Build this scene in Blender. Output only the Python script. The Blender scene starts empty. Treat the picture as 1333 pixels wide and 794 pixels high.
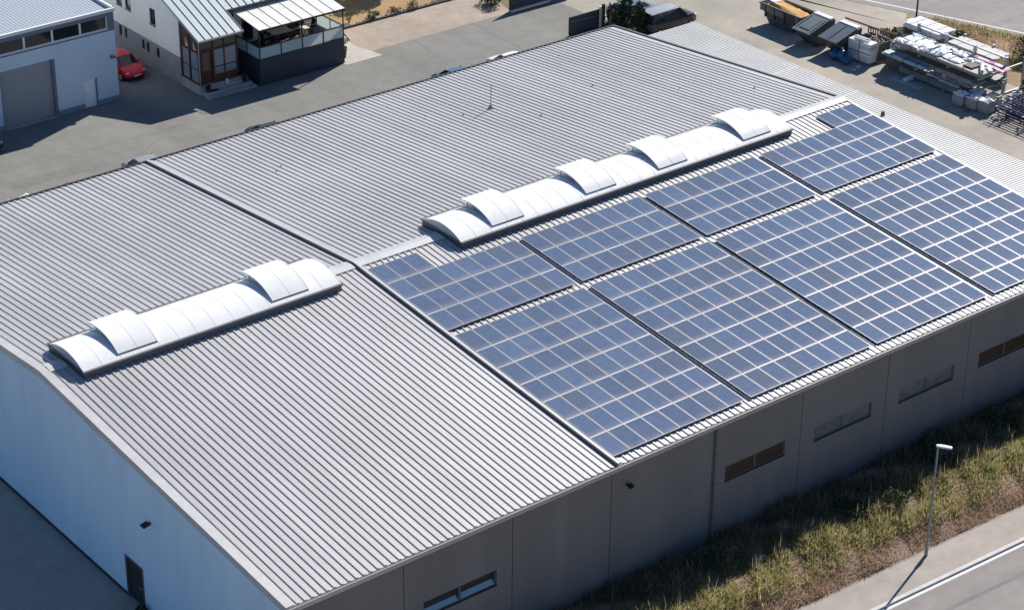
import bpy, math, random
import numpy as np
from mathutils import Vector, Matrix
random.seed(7); rng = np.random.default_rng(11)
C = bpy.context.scene.collection
S = bpy.context.scene
PI = math.pi

# ------------------------------------------------------------------ materials
def new_mat(name):
    m = bpy.data.materials.new(name); m.use_nodes = True
    n = m.node_tree.nodes; l = m.node_tree.links
    return m, n, l, n['Principled BSDF']

def mat(name, col, rough=0.6, metal=0.0, var=0.0, vscale=3.0, bump=0.0, bscale=30.0, col2=None, spec=0.5, detail=4.0, island=0.0, stretch=None, objrand=0.0):
    """principled material with noise variation between col and col2 (object coordinates)"""
    m, n, l, b = new_mat(name)
    b.inputs['Base Color'].default_value = (*col, 1)
    b.inputs['Roughness'].default_value = rough
    b.inputs['Metallic'].default_value = metal
    b.inputs['Specular IOR Level'].default_value = spec
    tc = n.new('ShaderNodeTexCoord'); src = tc.outputs['Object']
    if stretch:
        mp = n.new('ShaderNodeMapping'); mp.inputs['Scale'].default_value = stretch
        l.new(src, mp.inputs['Vector']); src = mp.outputs['Vector']
    cur = None
    if var > 0 or col2:
        nz = n.new('ShaderNodeTexNoise'); nz.inputs['Scale'].default_value = vscale; nz.inputs['Detail'].default_value = detail
        nz.inputs['Roughness'].default_value = 0.65
        l.new(src, nz.inputs['Vector'])
        rp = n.new('ShaderNodeValToRGB'); rp.color_ramp.elements[0].position = 0.33; rp.color_ramp.elements[1].position = 0.67
        c2 = col2 if col2 else tuple(min(1, c * (1 + var)) for c in col)
        c1 = col if col2 else tuple(c * (1 - var) for c in col)
        rp.color_ramp.elements[0].color = (*c1, 1); rp.color_ramp.elements[1].color = (*c2, 1)
        l.new(nz.outputs['Fac'], rp.inputs['Fac']); cur = rp.outputs['Color']
    if island > 0 or objrand > 0:
        if island > 0:
            g = n.new('ShaderNodeNewGeometry'); r = g.outputs['Random Per Island']; amt = island
        else:
            g = n.new('ShaderNodeObjectInfo'); r = g.outputs['Random']; amt = objrand
        hs = n.new('ShaderNodeHueSaturation')
        if cur: l.new(cur, hs.inputs['Color'])
        else: hs.inputs['Color'].default_value = (*col, 1)
        mr = n.new('ShaderNodeMapRange'); mr.inputs['To Min'].default_value = 1 - amt; mr.inputs['To Max'].default_value = 1 + amt
        l.new(r, mr.inputs['Value']); l.new(mr.outputs['Result'], hs.inputs['Value'])
        cur = hs.outputs['Color']
    if cur: l.new(cur, b.inputs['Base Color'])
    if bump > 0:
        nb = n.new('ShaderNodeTexNoise'); nb.inputs['Scale'].default_value = bscale; nb.inputs['Detail'].default_value = 5
        l.new(src, nb.inputs['Vector'])
        bp = n.new('ShaderNodeBump'); bp.inputs['Strength'].default_value = bump; bp.inputs['Distance'].default_value = 0.02
        l.new(nb.outputs['Fac'], bp.inputs['Height']); l.new(bp.outputs['Normal'], b.inputs['Normal'])
    return m

def ground_mat(name, cols, scales=(0.12, 1.3, 45), rough=0.9, bump=0.35, streak=None):
    """three octaves of worn ground: broad patches, blotches, fine grain"""
    m, n, l, b = new_mat(name); b.inputs['Roughness'].default_value = rough; b.inputs['Specular IOR Level'].default_value = 0.2
    tc = n.new('ShaderNodeTexCoord')
    def noise(sc, src=None, det=5):
        z = n.new('ShaderNodeTexNoise'); z.inputs['Scale'].default_value = sc; z.inputs['Detail'].default_value = det; z.inputs['Roughness'].default_value = 0.6
        l.new(src or tc.outputs['Object'], z.inputs['Vector']); return z.outputs['Fac']
    def ramp(f, a, c, p0=.35, p1=.65):
        r = n.new('ShaderNodeValToRGB'); r.color_ramp.elements[0].position = p0; r.color_ramp.elements[1].position = p1
        r.color_ramp.elements[0].color = (*a, 1); r.color_ramp.elements[1].color = (*c, 1); l.new(f, r.inputs['Fac']); return r.outputs['Color']
    def mul(a, f, lo, hi, p0=.3, p1=.7):
        r = ramp(f, (lo,) * 3, (hi,) * 3, p0, p1)
        x = n.new('ShaderNodeMix'); x.data_type = 'RGBA'; x.blend_type = 'MULTIPLY'; x.inputs[0].default_value = 1
        l.new(a, x.inputs[6]); l.new(r, x.inputs[7]); return x.outputs[2]
    cur = ramp(noise(scales[0]), cols[0], cols[1])
    cur = mul(cur, noise(scales[1]), .9, 1.08)
    g = noise(scales[2], det=2)
    cur = mul(cur, g, .82, 1.15)
    if streak:
        mp = n.new('ShaderNodeMapping'); mp.inputs['Scale'].default_value = streak; l.new(tc.outputs['Object'], mp.inputs['Vector'])
        cur = mul(cur, noise(1.0, mp.outputs['Vector']), .86, 1.06)
    l.new(cur, b.inputs['Base Color'])
    if bump:
        bp = n.new('ShaderNodeBump'); bp.inputs['Strength'].default_value = bump; bp.inputs['Distance'].default_value = 0.015
        l.new(g, bp.inputs['Height']); l.new(bp.outputs['Normal'], b.inputs['Normal'])
    return m

def wave_mat(name, col, rough, scale, axis, strength, dist=0.01, metal=0.0, var=0.05, spec=0.5, vscale=.4, stretch=None):
    """surface with fine parallel profiling (bump)"""
    m = mat(name, col, rough, metal, var=var, vscale=vscale, spec=spec, stretch=stretch)
    n = m.node_tree.nodes; l = m.node_tree.links; b = n['Principled BSDF']
    tc = n.new('ShaderNodeTexCoord'); w = n.new('ShaderNodeTexWave'); w.bands_direction = axis
    w.inputs['Scale'].default_value = scale; l.new(tc.outputs['Object'], w.inputs['Vector'])
    bp = n.new('ShaderNodeBump'); bp.inputs['Strength'].default_value = strength; bp.inputs['Distance'].default_value = dist
    l.new(w.outputs['Fac'], bp.inputs['Height']); l.new(bp.outputs['Normal'], b.inputs['Normal'])
    return m

def solar_mat():
    m, n, l, b = new_mat('solar_cells')
    tc = n.new('ShaderNodeTexCoord'); oi = n.new('ShaderNodeObjectInfo')
    br = n.new('ShaderNodeTexBrick'); br.offset = 0.0; br.inputs['Scale'].default_value = 1
    br.inputs['Brick Width'].default_value = .157; br.inputs['Row Height'].default_value = .157; br.inputs['Mortar Size'].default_value = .003
    br.inputs['Color1'].default_value = (.074, .120, .206, 1); br.inputs['Color2'].default_value = (.086, .132, .222, 1); br.inputs['Mortar'].default_value = (.25, .29, .38, 1)
    l.new(tc.outputs['Object'], br.inputs['Vector'])
    hs = n.new('ShaderNodeHueSaturation'); l.new(br.outputs['Color'], hs.inputs['Color'])
    mr = n.new('ShaderNodeMapRange'); mr.inputs['To Min'].default_value = .84; mr.inputs['To Max'].default_value = 1.14
    l.new(oi.outputs['Random'], mr.inputs['Value']); l.new(mr.outputs['Result'], hs.inputs['Value'])
    ms = n.new('ShaderNodeMapRange'); ms.inputs['From Min'].default_value = .0; ms.inputs['From Max'].default_value = .25; ms.inputs['To Min'].default_value = .8; ms.inputs['To Max'].default_value = 1
    l.new(oi.outputs['Random'], ms.inputs['Value']); l.new(ms.outputs['Result'], hs.inputs['Saturation'])
    # dust that gathers along the lower edge of each module (a soiling band)
    sx = n.new('ShaderNodeSeparateXYZ'); l.new(tc.outputs['Object'], sx.inputs[0])
    mg = n.new('ShaderNodeMapRange'); mg.inputs['From Min'].default_value = -1.25; mg.inputs['From Max'].default_value = -1.63
    mg.inputs['To Min'].default_value = 0; mg.inputs['To Max'].default_value = .55; l.new(sx.outputs['Y'], mg.inputs['Value'])
    nz = n.new('ShaderNodeTexNoise'); nz.inputs['Scale'].default_value = 2.2; nz.inputs['Detail'].default_value = 5
    tg = n.new('ShaderNodeNewGeometry'); l.new(tg.outputs['Position'], nz.inputs['Vector'])
    mm = n.new('ShaderNodeMath'); mm.operation = 'MULTIPLY'; l.new(mg.outputs['Result'], mm.inputs[0]); l.new(nz.outputs['Fac'], mm.inputs[1])
    ad = n.new('ShaderNodeMath'); ad.operation = 'MULTIPLY_ADD'; ad.inputs[1].default_value = .14; l.new(nz.outputs['Fac'], ad.inputs[0]); l.new(mm.outputs[0], ad.inputs[2])
    mx = n.new('ShaderNodeMix'); mx.data_type = 'RGBA'; l.new(ad.outputs[0], mx.inputs[0]); l.new(hs.outputs['Color'], mx.inputs[6]); mx.inputs[7].default_value = (.42, .37, .42, 1)
    l.new(mx.outputs[2], b.inputs['Base Color'])
    b.inputs['Roughness'].default_value = .14; b.inputs['Specular IOR Level'].default_value = .55
    return m

M = {}
M['roof'] = mat('galvanised_roof_sheet', (.505, .492, .490), .45, .2, var=.06, vscale=.5, stretch=(5, .25, 1))
def sheet_steps(m, pitch, amt):
    n = m.node_tree.nodes; l = m.node_tree.links; b = n['Principled BSDF']; src = b.inputs['Base Color'].links[0].from_socket
    tc = n.new('ShaderNodeTexCoord'); sx = n.new('ShaderNodeSeparateXYZ'); l.new(tc.outputs['Object'], sx.inputs[0])
    d = n.new('ShaderNodeMath'); d.operation = 'DIVIDE'; d.inputs[1].default_value = pitch; l.new(sx.outputs['X'], d.inputs[0])
    f = n.new('ShaderNodeMath'); f.operation = 'FLOOR'; l.new(d.outputs[0], f.inputs[0])
    wn = n.new('ShaderNodeTexWhiteNoise'); wn.noise_dimensions = '1D'; l.new(f.outputs[0], wn.inputs['W'])
    mr = n.new('ShaderNodeMapRange'); mr.inputs['To Min'].default_value = 1 - amt; mr.inputs['To Max'].default_value = 1 + amt; l.new(wn.outputs['Value'], mr.inputs['Value'])
    nz = n.new('ShaderNodeTexNoise'); nz.inputs['Scale'].default_value = .14; nz.inputs['Detail'].default_value = 6; l.new(tc.outputs['Object'], nz.inputs['Vector'])
    m2 = n.new('ShaderNodeMapRange'); m2.inputs['From Min'].default_value = .3; m2.inputs['From Max'].default_value = .7; m2.inputs['To Min'].default_value = .92; m2.inputs['To Max'].default_value = 1.06; l.new(nz.outputs['Fac'], m2.inputs['Value'])
    mm = n.new('ShaderNodeMath'); mm.operation = 'MULTIPLY'; l.new(mr.outputs['Result'], mm.inputs[0]); l.new(m2.outputs['Result'], mm.inputs[1])
    hs = n.new('ShaderNodeHueSaturation'); l.new(src, hs.inputs['Color']); l.new(mm.outputs[0], hs.inputs['Value']); l.new(hs.outputs['Color'], b.inputs['Base Color'])
sheet_steps(M['roof'], 1.089, .03)
M['roof_back'] = M['roof']
M['flash'] = mat('flashing_sheet', (.58, .57, .56), .4, .2, var=.08, vscale=1.2)
M['annex'] = mat('white_corrugated_sheet', (.61, .60, .585), .5, .0, var=.06, vscale=.5)
M['anth'] = wave_mat('anthracite_wall_panel', (.215, .196, .186), .55, 12, 'Z', .25, .006, var=.09, stretch=(1.6, 1.6, .12))
M['gable'] = wave_mat('silver_blue_gable_panel', (.60, .80, 1.0), .5, 9, 'Y', .35, .008, var=.06, vscale=.6, stretch=(1.5, 1.5, .2))
M['joint'] = mat('dark_joint', (.03, .03, .032), .8)
M['gutter'] = mat('zinc_gutter', (.58, .57, .57), .35, .5, var=.05)
M['darksteel'] = mat('dark_steel', (.03, .032, .036), .5, .2)
M['zinc'] = mat('zinc_steel', (.38, .40, .41), .5, .4, var=.12, vscale=6)
M['vault'] = mat('white_polycarbonate', (.87, .87, .86), .2, 0, var=.05, vscale=.9)
M['barwhite'] = mat('bar_white', (.86, .86, .86), .16)
M['vaultedge'] = mat('opal_end_panel', (.42, .46, .52), .3)
M['curb'] = mat('grey_upstand', (.115, .115, .125), .55, .1, var=.1)
M['seamshade'] = mat('shade_toned_seam_sheet', (.20, .20, .215), .6, .1, var=.1)  # dark tone paints the shade beside the raised seam cap
M['alu'] = mat('aluminium', (.55, .55, .56), .38, .5)
M['frame'] = mat('panel_frame_alu', (.42, .415, .43), .4, .3)
M['solar'] = solar_mat()
M['glass'] = mat('dark_window_glass', (.02, .024, .03), .06, 0, spec=.8)
M['glass_brown'] = mat('grass_reflection_window_glass', (.07, .045, .03), .3, 0, spec=.35)  # brown of the reflected dry grass is put into the base colour
M['glass_grey'] = mat('grey_blind_glass', (.17, .185, .19), .12, var=.25, vscale=1.5, spec=.8)
M['glass_sky'] = mat('sky_reflection_window_glass', (.05, .10, .14), .05)  # base blue stands in for the reflected sky
M['glass_sky'].node_tree.nodes['Principled BSDF'].inputs['IOR'].default_value = 2.8
M['wframe'] = mat('dark_window_frame', (.11, .112, .118), .5)
M['white'] = mat('white_paint', (.84, .84, .83), .5, var=.04, vscale=2)
M['gb'] = mat('pale_blue_grey_render', (.62, .745, .85), .85, bump=.2, bscale=40, var=.05, vscale=.6)
M['gbband'] = mat('slate_fascia_board', (.17, .195, .25), .6, var=.06)
M['gbplinth'] = mat('blue_grey_plinth', (.24, .29, .36), .8, var=.08)
M['gbroof'] = mat('pale_roof_sheet', (.46, .50, .56), .5, .1, var=.05)
M['shutter'] = wave_mat('grey_roller_slats', (.36, .37, .39), .5, 3.4, 'Z', .6, .02, var=.04)
M['render'] = mat('off_white_house_render', (.84, .79, .735), .9, bump=.2, bscale=35, var=.05, vscale=.5)
M['render_low'] = mat('grey_house_base_render', (.27, .275, .285), .9, bump=.3, bscale=30, var=.12, vscale=.9)
M['sheetroof'] = mat('pale_green_grey_sheet_roof', (.46, .52, .535), .4, .15, var=.05, vscale=.5)
M['seam'] = mat('standing_seam', (.30, .33, .36), .4, .3)
M['brown'] = mat('brown_timber', (.085, .028, .018), .55, var=.2, vscale=3)
M['stone'] = mat('pale_step_stone', (.40, .41, .39), .9, bump=.3, bscale=20, var=.14, vscale=1.5)
M['terrace'] = wave_mat('anthracite_terrace_board', (.028, .045, .065), .6, 2.2, 'Z', .4, .01, var=.1)
def frost_mat(name, col, bump, fac=.5):
    m = mat(name, col, .45, var=.05, vscale=1, bump=bump, bscale=2.5); n = m.node_tree.nodes; l = m.node_tree.links
    t = n.new('ShaderNodeBsdfTranslucent'); t.inputs['Color'].default_value = (*col, 1); x = n.new('ShaderNodeMixShader'); x.inputs[0].default_value = fac
    l.new(n['Principled BSDF'].outputs[0], x.inputs[1]); l.new(t.outputs[0], x.inputs[2]); l.new(x.outputs[0], n['Material Output'].inputs['Surface']); return m
M['frost'] = frost_mat('frosted_glass', (.66, .84, .86), 0)
M['film'] = frost_mat('white_film_on_glass', (.82, .88, .88), 1.0)
M['deck'] = mat('dark_deck_board', (.06, .05, .045), .7, var=.2)
M['canopy'] = frost_mat('white_canopy_sheet', (.88, .86, .82), 0, .15)
M['cloth'] = mat('tan_table_top', (.6, .52, .41), .8, var=.1)
M['black'] = mat('black_plastic', (.015, .015, .017), .5)
M['rubber'] = mat('tyre_rubber', (.02, .02, .02), .85)
M['red'] = mat('red_car_paint', (.70, .012, .025), .25, spec=.7)
M['blackpaint'] = mat('black_car_paint', (.022, .018, .02), .22, spec=.7)
M['bluepaint'] = mat('blue_grey_car_paint', (.10, .16, .21), .25, spec=.7)
M['silverpaint'] = mat('silver_car_paint', (.42, .45, .47), .3, .4)
M['whitepaint'] = mat('white_car_paint', (.78, .78, .78), .25, spec=.6)
M['darkgreypaint'] = mat('dark_grey_car_paint', (.07, .075, .085), .28, .2, spec=.7)
M['vanroof'] = mat('pale_grey_car_roof', (.40, .42, .46), .3, .2)
M['carglass'] = mat('car_glass', (.02, .028, .034), .05, spec=.9)
M['carglass_light'] = mat('windscreen_reflection_glass', (.26, .33, .36), .1, spec=.9)  # pale blue reflection on the windscreen is painted into the base colour
M['lens'] = mat('lamp_lens', (.7, .7, .72), .1, spec=.8)
M['pot'] = mat('dark_plant_pot', (.05, .03, .028), .6)
M['leaf'] = mat('green_leaves', (.04, .085, .02), .7, island=.45)
M['leaf_dark'] = mat('dark_conifer_leaves', (.018, .045, .014), .75, island=.45)
M['leaf_light'] = mat('yellow_green_leaves', (.08, .11, .035), .7, island=.45)
M['leaf_autumn'] = mat('brown_red_leaves', (.06, .04, .03), .75, island=.5)
M['bark'] = mat('bark', (.09, .065, .045), .9, var=.2)
M['skip'] = mat('grey_skip_steel', (.075, .085, .09), .6, .1, var=.3, vscale=2.5)
M['skiprust'] = mat('rusty_skip_band', (.16, .12, .12), .7, .1, col2=(.24, .2, .2), vscale=5)
M['sand'] = mat('orange_sand', (.62, .36, .13), .95, bump=.6, bscale=9, var=.15, vscale=3)
M['lid'] = mat('grey_green_lid', (.14, .17, .18), .5, .1, var=.12, vscale=2)
M['tarp'] = mat('slate_blue_lid', (.085, .115, .15), .5, .05, var=.12, vscale=2)
M['foam'] = mat('white_foam_board', (.66, .67, .70), .7, island=.3, var=.05, vscale=2)
M['strap'] = mat('red_brown_strap', (.25, .09, .07), .6)
M['wood'] = mat('weathered_wood', (.2, .165, .13), .85, island=.3, var=.25, vscale=4)
M['bluebag'] = mat('blue_plastic_sack', (.015, .10, .22), .35, var=.3, vscale=4)
M['bin'] = mat('weathered_bin_board', (.15, .14, .12), .85, var=.25, vscale=4)
M['wrap'] = mat('white_plastic_wrap', (.78, .78, .80), .3, bump=.8, bscale=6, var=.04)
M['greysheet'] = mat('grey_steel_profile', (.24, .255, .27), .45, .3, island=.3, var=.2, vscale=2, stretch=(1, .3, 3))
M['tansheet'] = mat('beige_panel_bundle', (.30, .285, .26), .7, island=.3, var=.2, vscale=2, stretch=(1, .3, 4))
M['paleblue'] = mat('pale_blue_profile', (.33, .44, .50), .5, .1, island=.3, var=.1)
M['magenta'] = mat('magenta_printed_sheet', (.62, .55, .58), .4, col2=(.45, .06, .22), vscale=1.1, detail=1)
r_ = [x for x in M['magenta'].node_tree.nodes if x.type == 'VALTORGB'][0]; r_.color_ramp.elements[0].position = .5; r_.color_ramp.elements[1].position = .6
M['bigbag'] = mat('grey_big_bag_fabric', (.33, .33, .36), .85, bump=.5, bscale=8, var=.15)
M['bluetube'] = mat('blue_painted_tube', (.045, .06, .16), .45, var=.3, vscale=6)
M['paletube'] = mat('pale_blue_tube_end', (.36, .42, .52), .5)
M['plastic_clear'] = mat('pale_blue_plastic_film', (.16, .27, .32), .35, bump=.8, bscale=10)
M['bluestone'] = mat('iron_cover', (.16, .155, .15), .8, .1, var=.2, vscale=14)
M['wood_cap'] = mat('pale_cap', (.55, .5, .42), .7)
M['gate'] = wave_mat('anthracite_gate_boards', (.06, .068, .085), .55, 3.2, 'X', .5, .01, var=.08)
# ground
M['asphalt'] = ground_mat('worn_yard_asphalt', ((.215, .211, .198), (.25, .246, .23)), (.07, .9, 30), streak=(.25, .035, 1))
M['asphalt_dark'] = ground_mat('side_yard_asphalt', ((.37, .335, .295), (.44, .40, .35)), (.1, 1.2, 14), bump=.5)
M['street'] = ground_mat('street_asphalt', ((.295, .268, .26), (.335, .308, .298)), (.06, .8, 30), streak=(.02, .6, 1))
M['pave'] = ground_mat('pavement_asphalt', ((.355, .315, .285), (.42, .375, .34)), (.15, 1.2, 30))
M['kerb'] = ground_mat('granite_kerb', ((.56, .55, .53), (.62, .61, .59)), (.8, 3, 30), bump=.1)
M['tar'] = ground_mat('bitumen_joint', ((.19, .185, .18), (.24, .235, .23)), (.6, 3, 20))
M['paint'] = mat('road_paint', (.60, .60, .58), .7, var=.06, vscale=4)
M['yard'] = ground_mat('pale_compacted_yard', ((.31, .29, .255), (.44, .395, .335)), (.11, .7, 16))
M['earth'] = ground_mat('dry_earth', ((.24, .175, .11), (.36, .26, .16)), (.2, 1.5, 12))
M['lawn'] = ground_mat('dry_lawn', ((.40, .27, .14), (.33, .22, .12)), (.25, 2.0, 14), bump=.5)
M['concrete'] = ground_mat('pale_concrete_pad', ((.43, .40, .36), (.48, .45, .41)), (.4, 1.6, 30))
M['land'] = ground_mat('open_land', ((.22, .18, .11), (.16, .16, .08)), (.05, .5, 8))
def paver_mat():
    m = ground_mat('herringbone_pavers', ((.42, .345, .285), (.47, .395, .33)), (.25, 1.1, 25), streak=(.35, .06, 1))
    n = m.node_tree.nodes; l = m.node_tree.links; b = n['Principled BSDF']
    tc = n.new('ShaderNodeTexCoord'); br = n.new('ShaderNodeTexBrick'); mp = n.new('ShaderNodeMapping'); mp.inputs['Rotation'].default_value = (0, 0, .0)
    br.inputs['Brick Width'].default_value = .42; br.inputs['Row Height'].default_value = .21; br.inputs['Mortar Size'].default_value = .02; br.inputs['Scale'].default_value = 1
    br.inputs['Color1'].default_value = (1, 1, 1, 1); br.inputs['Color2'].default_value = (.86, .86, .86, 1); br.inputs['Mortar'].default_value = (.6, .6, .6, 1)
    l.new(tc.outputs['Object'], mp.inputs['Vector']); l.new(mp.outputs['Vector'], br.inputs['Vector'])
    src = b.inputs['Base Color'].links[0].from_socket
    x = n.new('ShaderNodeMix'); x.data_type = 'RGBA'; x.blend_type = 'MULTIPLY'; x.inputs[0].default_value = .8
    l.new(src, x.inputs[6]); l.new(br.outputs['Color'], x.inputs[7]); l.new(x.outputs[2], b.inputs['Base Color'])
    return m
M['pavers'] = paver_mat()

# ------------------------------------------------------------------ mesh building
WL = {}
class MB:
    def __init__(s): s.v = []; s.f = []
    def add(s, vs, fs):
        o = len(s.v); s.v += [tuple(p) for p in vs]; s.f += [tuple(i + o for i in q) for q in fs]; return s
    def box(s, x0, x1, y0, y1, z0, z1, mtx=None):
        vs = [(x, y, z) for z in (z0, z1) for (x, y) in ((x0, y0), (x1, y0), (x1, y1), (x0, y1))]
        if mtx is not None: vs = [mtx @ Vector(p) for p in vs]
        return s.add(vs, [(3, 2, 1, 0), (4, 5, 6, 7), (0, 1, 5, 4), (1, 2, 6, 5), (2, 3, 7, 6), (3, 0, 4, 7)])
    def ext(s, poly, vec):
        """extrude a planar polygon (3D points) along vec"""
        n = len(poly); vec = Vector(vec); a = [Vector(p) for p in poly]; b = [p + vec for p in a]
        nor = Vector((0, 0, 0))
        for i in range(n): nor += a[i].cross(a[(i + 1) % n])
        if nor.dot(vec) > 0: a.reverse(); b.reverse()
        return s.add(a + b, [tuple(range(n)), tuple(range(2 * n - 1, n - 1, -1))] + [(i, i + n, (i + 1) % n + n, (i + 1) % n)[::1] for i in range(n)])
    def tube(s, p0, p1, r, n=8, r2=None, cap=True):
        p0, p1 = Vector(p0), Vector(p1); d = (p1 - p0).normalized(); r2 = r if r2 is None else r2
        u = d.orthogonal().normalized(); w = d.cross(u)
        vs = [p0 + (u * math.cos(2 * PI * i / n) + w * math.sin(2 * PI * i / n)) * r for i in range(n)] + [p1 + (u * math.cos(2 * PI * i / n) + w * math.sin(2 * PI * i / n)) * r2 for i in range(n)]
        fs = [(i, (i + 1) % n, (i + 1) % n + n, i + n) for i in range(n)]
        if cap: fs += [tuple(range(n - 1, -1, -1)), tuple(range(n, 2 * n))]
        return s.add(vs, fs)
    def lathe(s, prof, c, n=12):
        c = Vector(c); o = []; fs = []
        for r, z in prof: o += [c + Vector((r * math.cos(2 * PI * i / n), r * math.sin(2 * PI * i / n), z)) for i in range(n)]
        for k in range(len(prof) - 1):
            for i in range(n): fs.append((k * n + i, k * n + (i + 1) % n, (k + 1) * n + (i + 1) % n, (k + 1) * n + i))
        fs += [tuple(range(n - 1, -1, -1)), tuple(range((len(prof) - 1) * n, len(prof) * n))]
        return s.add(o, fs)
    def loft(s, rings, closed=True, caps=True):
        n = len(rings[0]); o = []; fs = []
        for r in rings: o += list(r)
        for k in range(len(rings) - 1):
            for i in range(n if closed else n - 1): fs.append((k * n + i, k * n + (i + 1) % n, (k + 1) * n + (i + 1) % n, (k + 1) * n + i))
        if caps: fs += [tuple(range(n - 1, -1, -1)), tuple(range((len(rings) - 1) * n, len(rings) * n))]
        return s.add(o, fs)
    def blob(s, c, r, seed=0, n=10, m=7, amp=.18, flat=True):
        rr = random.Random(seed); o = []; fs = []; c = Vector(c)
        for k in range(m + 1):
            t = PI * k / m
            for i in range(n):
                a = 2 * PI * i / n; q = 1 + amp * (rr.random() * 2 - 1)
                z = -math.cos(t)
                if flat and z < 0: z *= .98
                o.append(c + Vector((r[0] * math.sin(t) ** .8 * math.cos(a) * q, r[1] * math.sin(t) ** .8 * math.sin(a) * q, r[2] * z * (1 + .3 * amp * rr.random()))))
        for k in range(m):
            for i in range(n): fs.append((k * n + i, k * n + (i + 1) % n, (k + 1) * n + (i + 1) % n, (k + 1) * n + i))
        return s.add(o, fs)
    def build(s, name, m, parent=None, smooth=False, local=False, angle=35):
        off = Vector((0, 0, 0))
        if parent is not None and not local: off = WL.get(parent.name, off)
        me = bpy.data.meshes.new(name)
        me.from_pydata([tuple(Vector(p) - off) for p in s.v], [], s.f); me.validate(); 
        me.materials.append(M[m] if isinstance(m, str) else m)
        if smooth:
            me.polygons.foreach_set('use_smooth', [True] * len(me.polygons)); me.set_sharp_from_angle(angle=math.radians(angle))
        o = bpy.data.objects.new(name, me); C.objects.link(o)
        if parent is not None: o.parent = parent; WL[o.name] = off
        return o

def tag(o, label=None, cat=None, group=None, kind=None):
    if label: o['label'] = label
    if cat: o['category'] = cat
    if group: o['group'] = group
    if kind: o['kind'] = kind
    return o
def thing(name, label, cat, loc=(0, 0, 0), rz=0, group=None):
    o = bpy.data.objects.new(name, None); C.objects.link(o); o.location = loc; o.rotation_euler = (0, 0, rz); o.empty_display_size = .3
    WL[o.name] = Vector(loc); return tag(o, label, cat, group)
def dup(root, loc, rz, label, group=None, scale=None):
    kids = {}
    for o in bpy.data.objects:
        if o.parent: kids.setdefault(o.parent.name, []).append(o)
    def rec(o, par):
        c = o.copy(); C.objects.link(c)
        if par is not None: c.parent = par
        for k in kids.get(o.name, []): rec(k, c)
        return c
    r = rec(root, None); r.location = loc; r.rotation_euler = (0, 0, rz); r['label'] = label
    if scale: r.scale = scale
    if group: r['group'] = group
    return r
def sheet(name, pts, z, m):
    """flat ground sheet from xy outline"""
    o = MB().add([(x, y, z) for x, y in pts], [tuple(range(len(pts)))])
    a = sum(pts[i][0] * pts[(i + 1) % len(pts)][1] - pts[(i + 1) % len(pts)][0] * pts[i][1] for i in range(len(pts)))
    if a < 0: o.f = [tuple(reversed(o.f[0]))]
    return tag(o.build(name, m), kind='structure')

# ------------------------------------------------------------------ setting
sheet('ground', [(-500, -400), (600, -400), (600, 600), (-500, 600)], -.16, 'land')
sheet('asphalt_road', [(-80, 20.5), (46.5, 20.5), (46.5, 41.45), (26.9, 41.45), (26.9, 90), (-80, 90)], -.008, 'asphalt')
sheet('side_yard', [(-80, -27), (-17.6, -27), (-17.6, 20.5), (-80, 20.5)], -.008, 'asphalt_dark')

sheet('paved_driveway', [(29.1, 41.42), (42.3, 41.42), (43.6, 46.25), (30.2, 46.1), (29.2, 43.2)], .002, 'pavers')
sheet('concrete_pad', [(26.6, 40.35), (29.75, 40.35), (29.2, 43.2), (29.95, 45.9), (26.6, 45.9)], .006, 'concrete')
sheet('dry_lawn', [(26.9, 45.9), (30.2, 46.1), (43.6, 46.25), (46, 52), (46, 90), (26.9, 90)], -.002, 'lawn')
M['asphalt_old'] = ground_mat('older_asphalt_patch', ((.185, .181, .17), (.215, .21, .198)), (.5, 2, 30)); M['asphalt_new'] = ground_mat('repaired_asphalt_patch', ((.215, .212, .20), (.25, .245, .23)), (.5, 2, 30))
for i, (x0, y0, x1, y1, w_) in enumerate(((31.5, 31, 33.2, 41.3, .12), (22.5, 30, 23.4, 40.2, .09), (38, 31, 38.6, 41.3, .1), (2.5, 33, 12, 38.8, .08), (-6, 39.2, 19, 38.0, .07))):
    d = Vector((x1 - x0, y1 - y0)).normalized(); nn_ = Vector((-d.y, d.x)); pts = []
    K = 9; q = [random.uniform(-.12, .12) for _ in range(K + 1)]
    L_ = [Vector((x0 + (x1 - x0) * k / K, y0 + (y1 - y0) * k / K)) + nn_ * q[k] for k in range(K + 1)]
    pts = [(p + nn_ * w_ / 2)[:] for p in L_] + [(p - nn_ * w_ / 2)[:] for p in reversed(L_)]
    sheet('asphalt_crack_seal', pts, -.004, 'asphalt_old')
sheet('asphalt_patch', [(24.5, 34.5), (28.3, 34.3), (28.4, 36.6), (24.7, 36.7)], -.0045, 'asphalt_new')
sheet('asphalt_patch', [(-1.5, 36.0), (5.0, 35.8), (5.1, 36.9), (-1.4, 37.2)], -.0045, 'asphalt_old')
# rear road at the right, running slightly askew
def rr(d, t):   # d across from the white line (positive away), t along
    p0 = Vector((66.12, 24.7)); u = Vector((4.46, -12.5)).normalized(); nrm = Vector((-u.y, u.x))
    p = p0 + u * t + nrm * d; return (p.x, p.y)
sheet('storage_yard', [(46.5, 90), (46.5, 21), (34, 21), (34, -27), (63, -27), (63.6, 21.7), rr(2, 0), rr(2, -75)], -.012, 'yard')
sheet('grass_strip', [(61.2, -27), (61.2, 20.2), (63.5, 21.6), rr(-.7, 1), rr(-.7, 60)], -.004, 'earth')
sheet('country_road', [rr(-.8, -60), rr(-.8, 70), rr(9, 70), rr(9, -60)], .004, 'street')
sheet('road_line', [rr(-.09, -60), rr(-.09, 70), rr(.09, 70), rr(.09, -60)], .008, 'paint')
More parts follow.
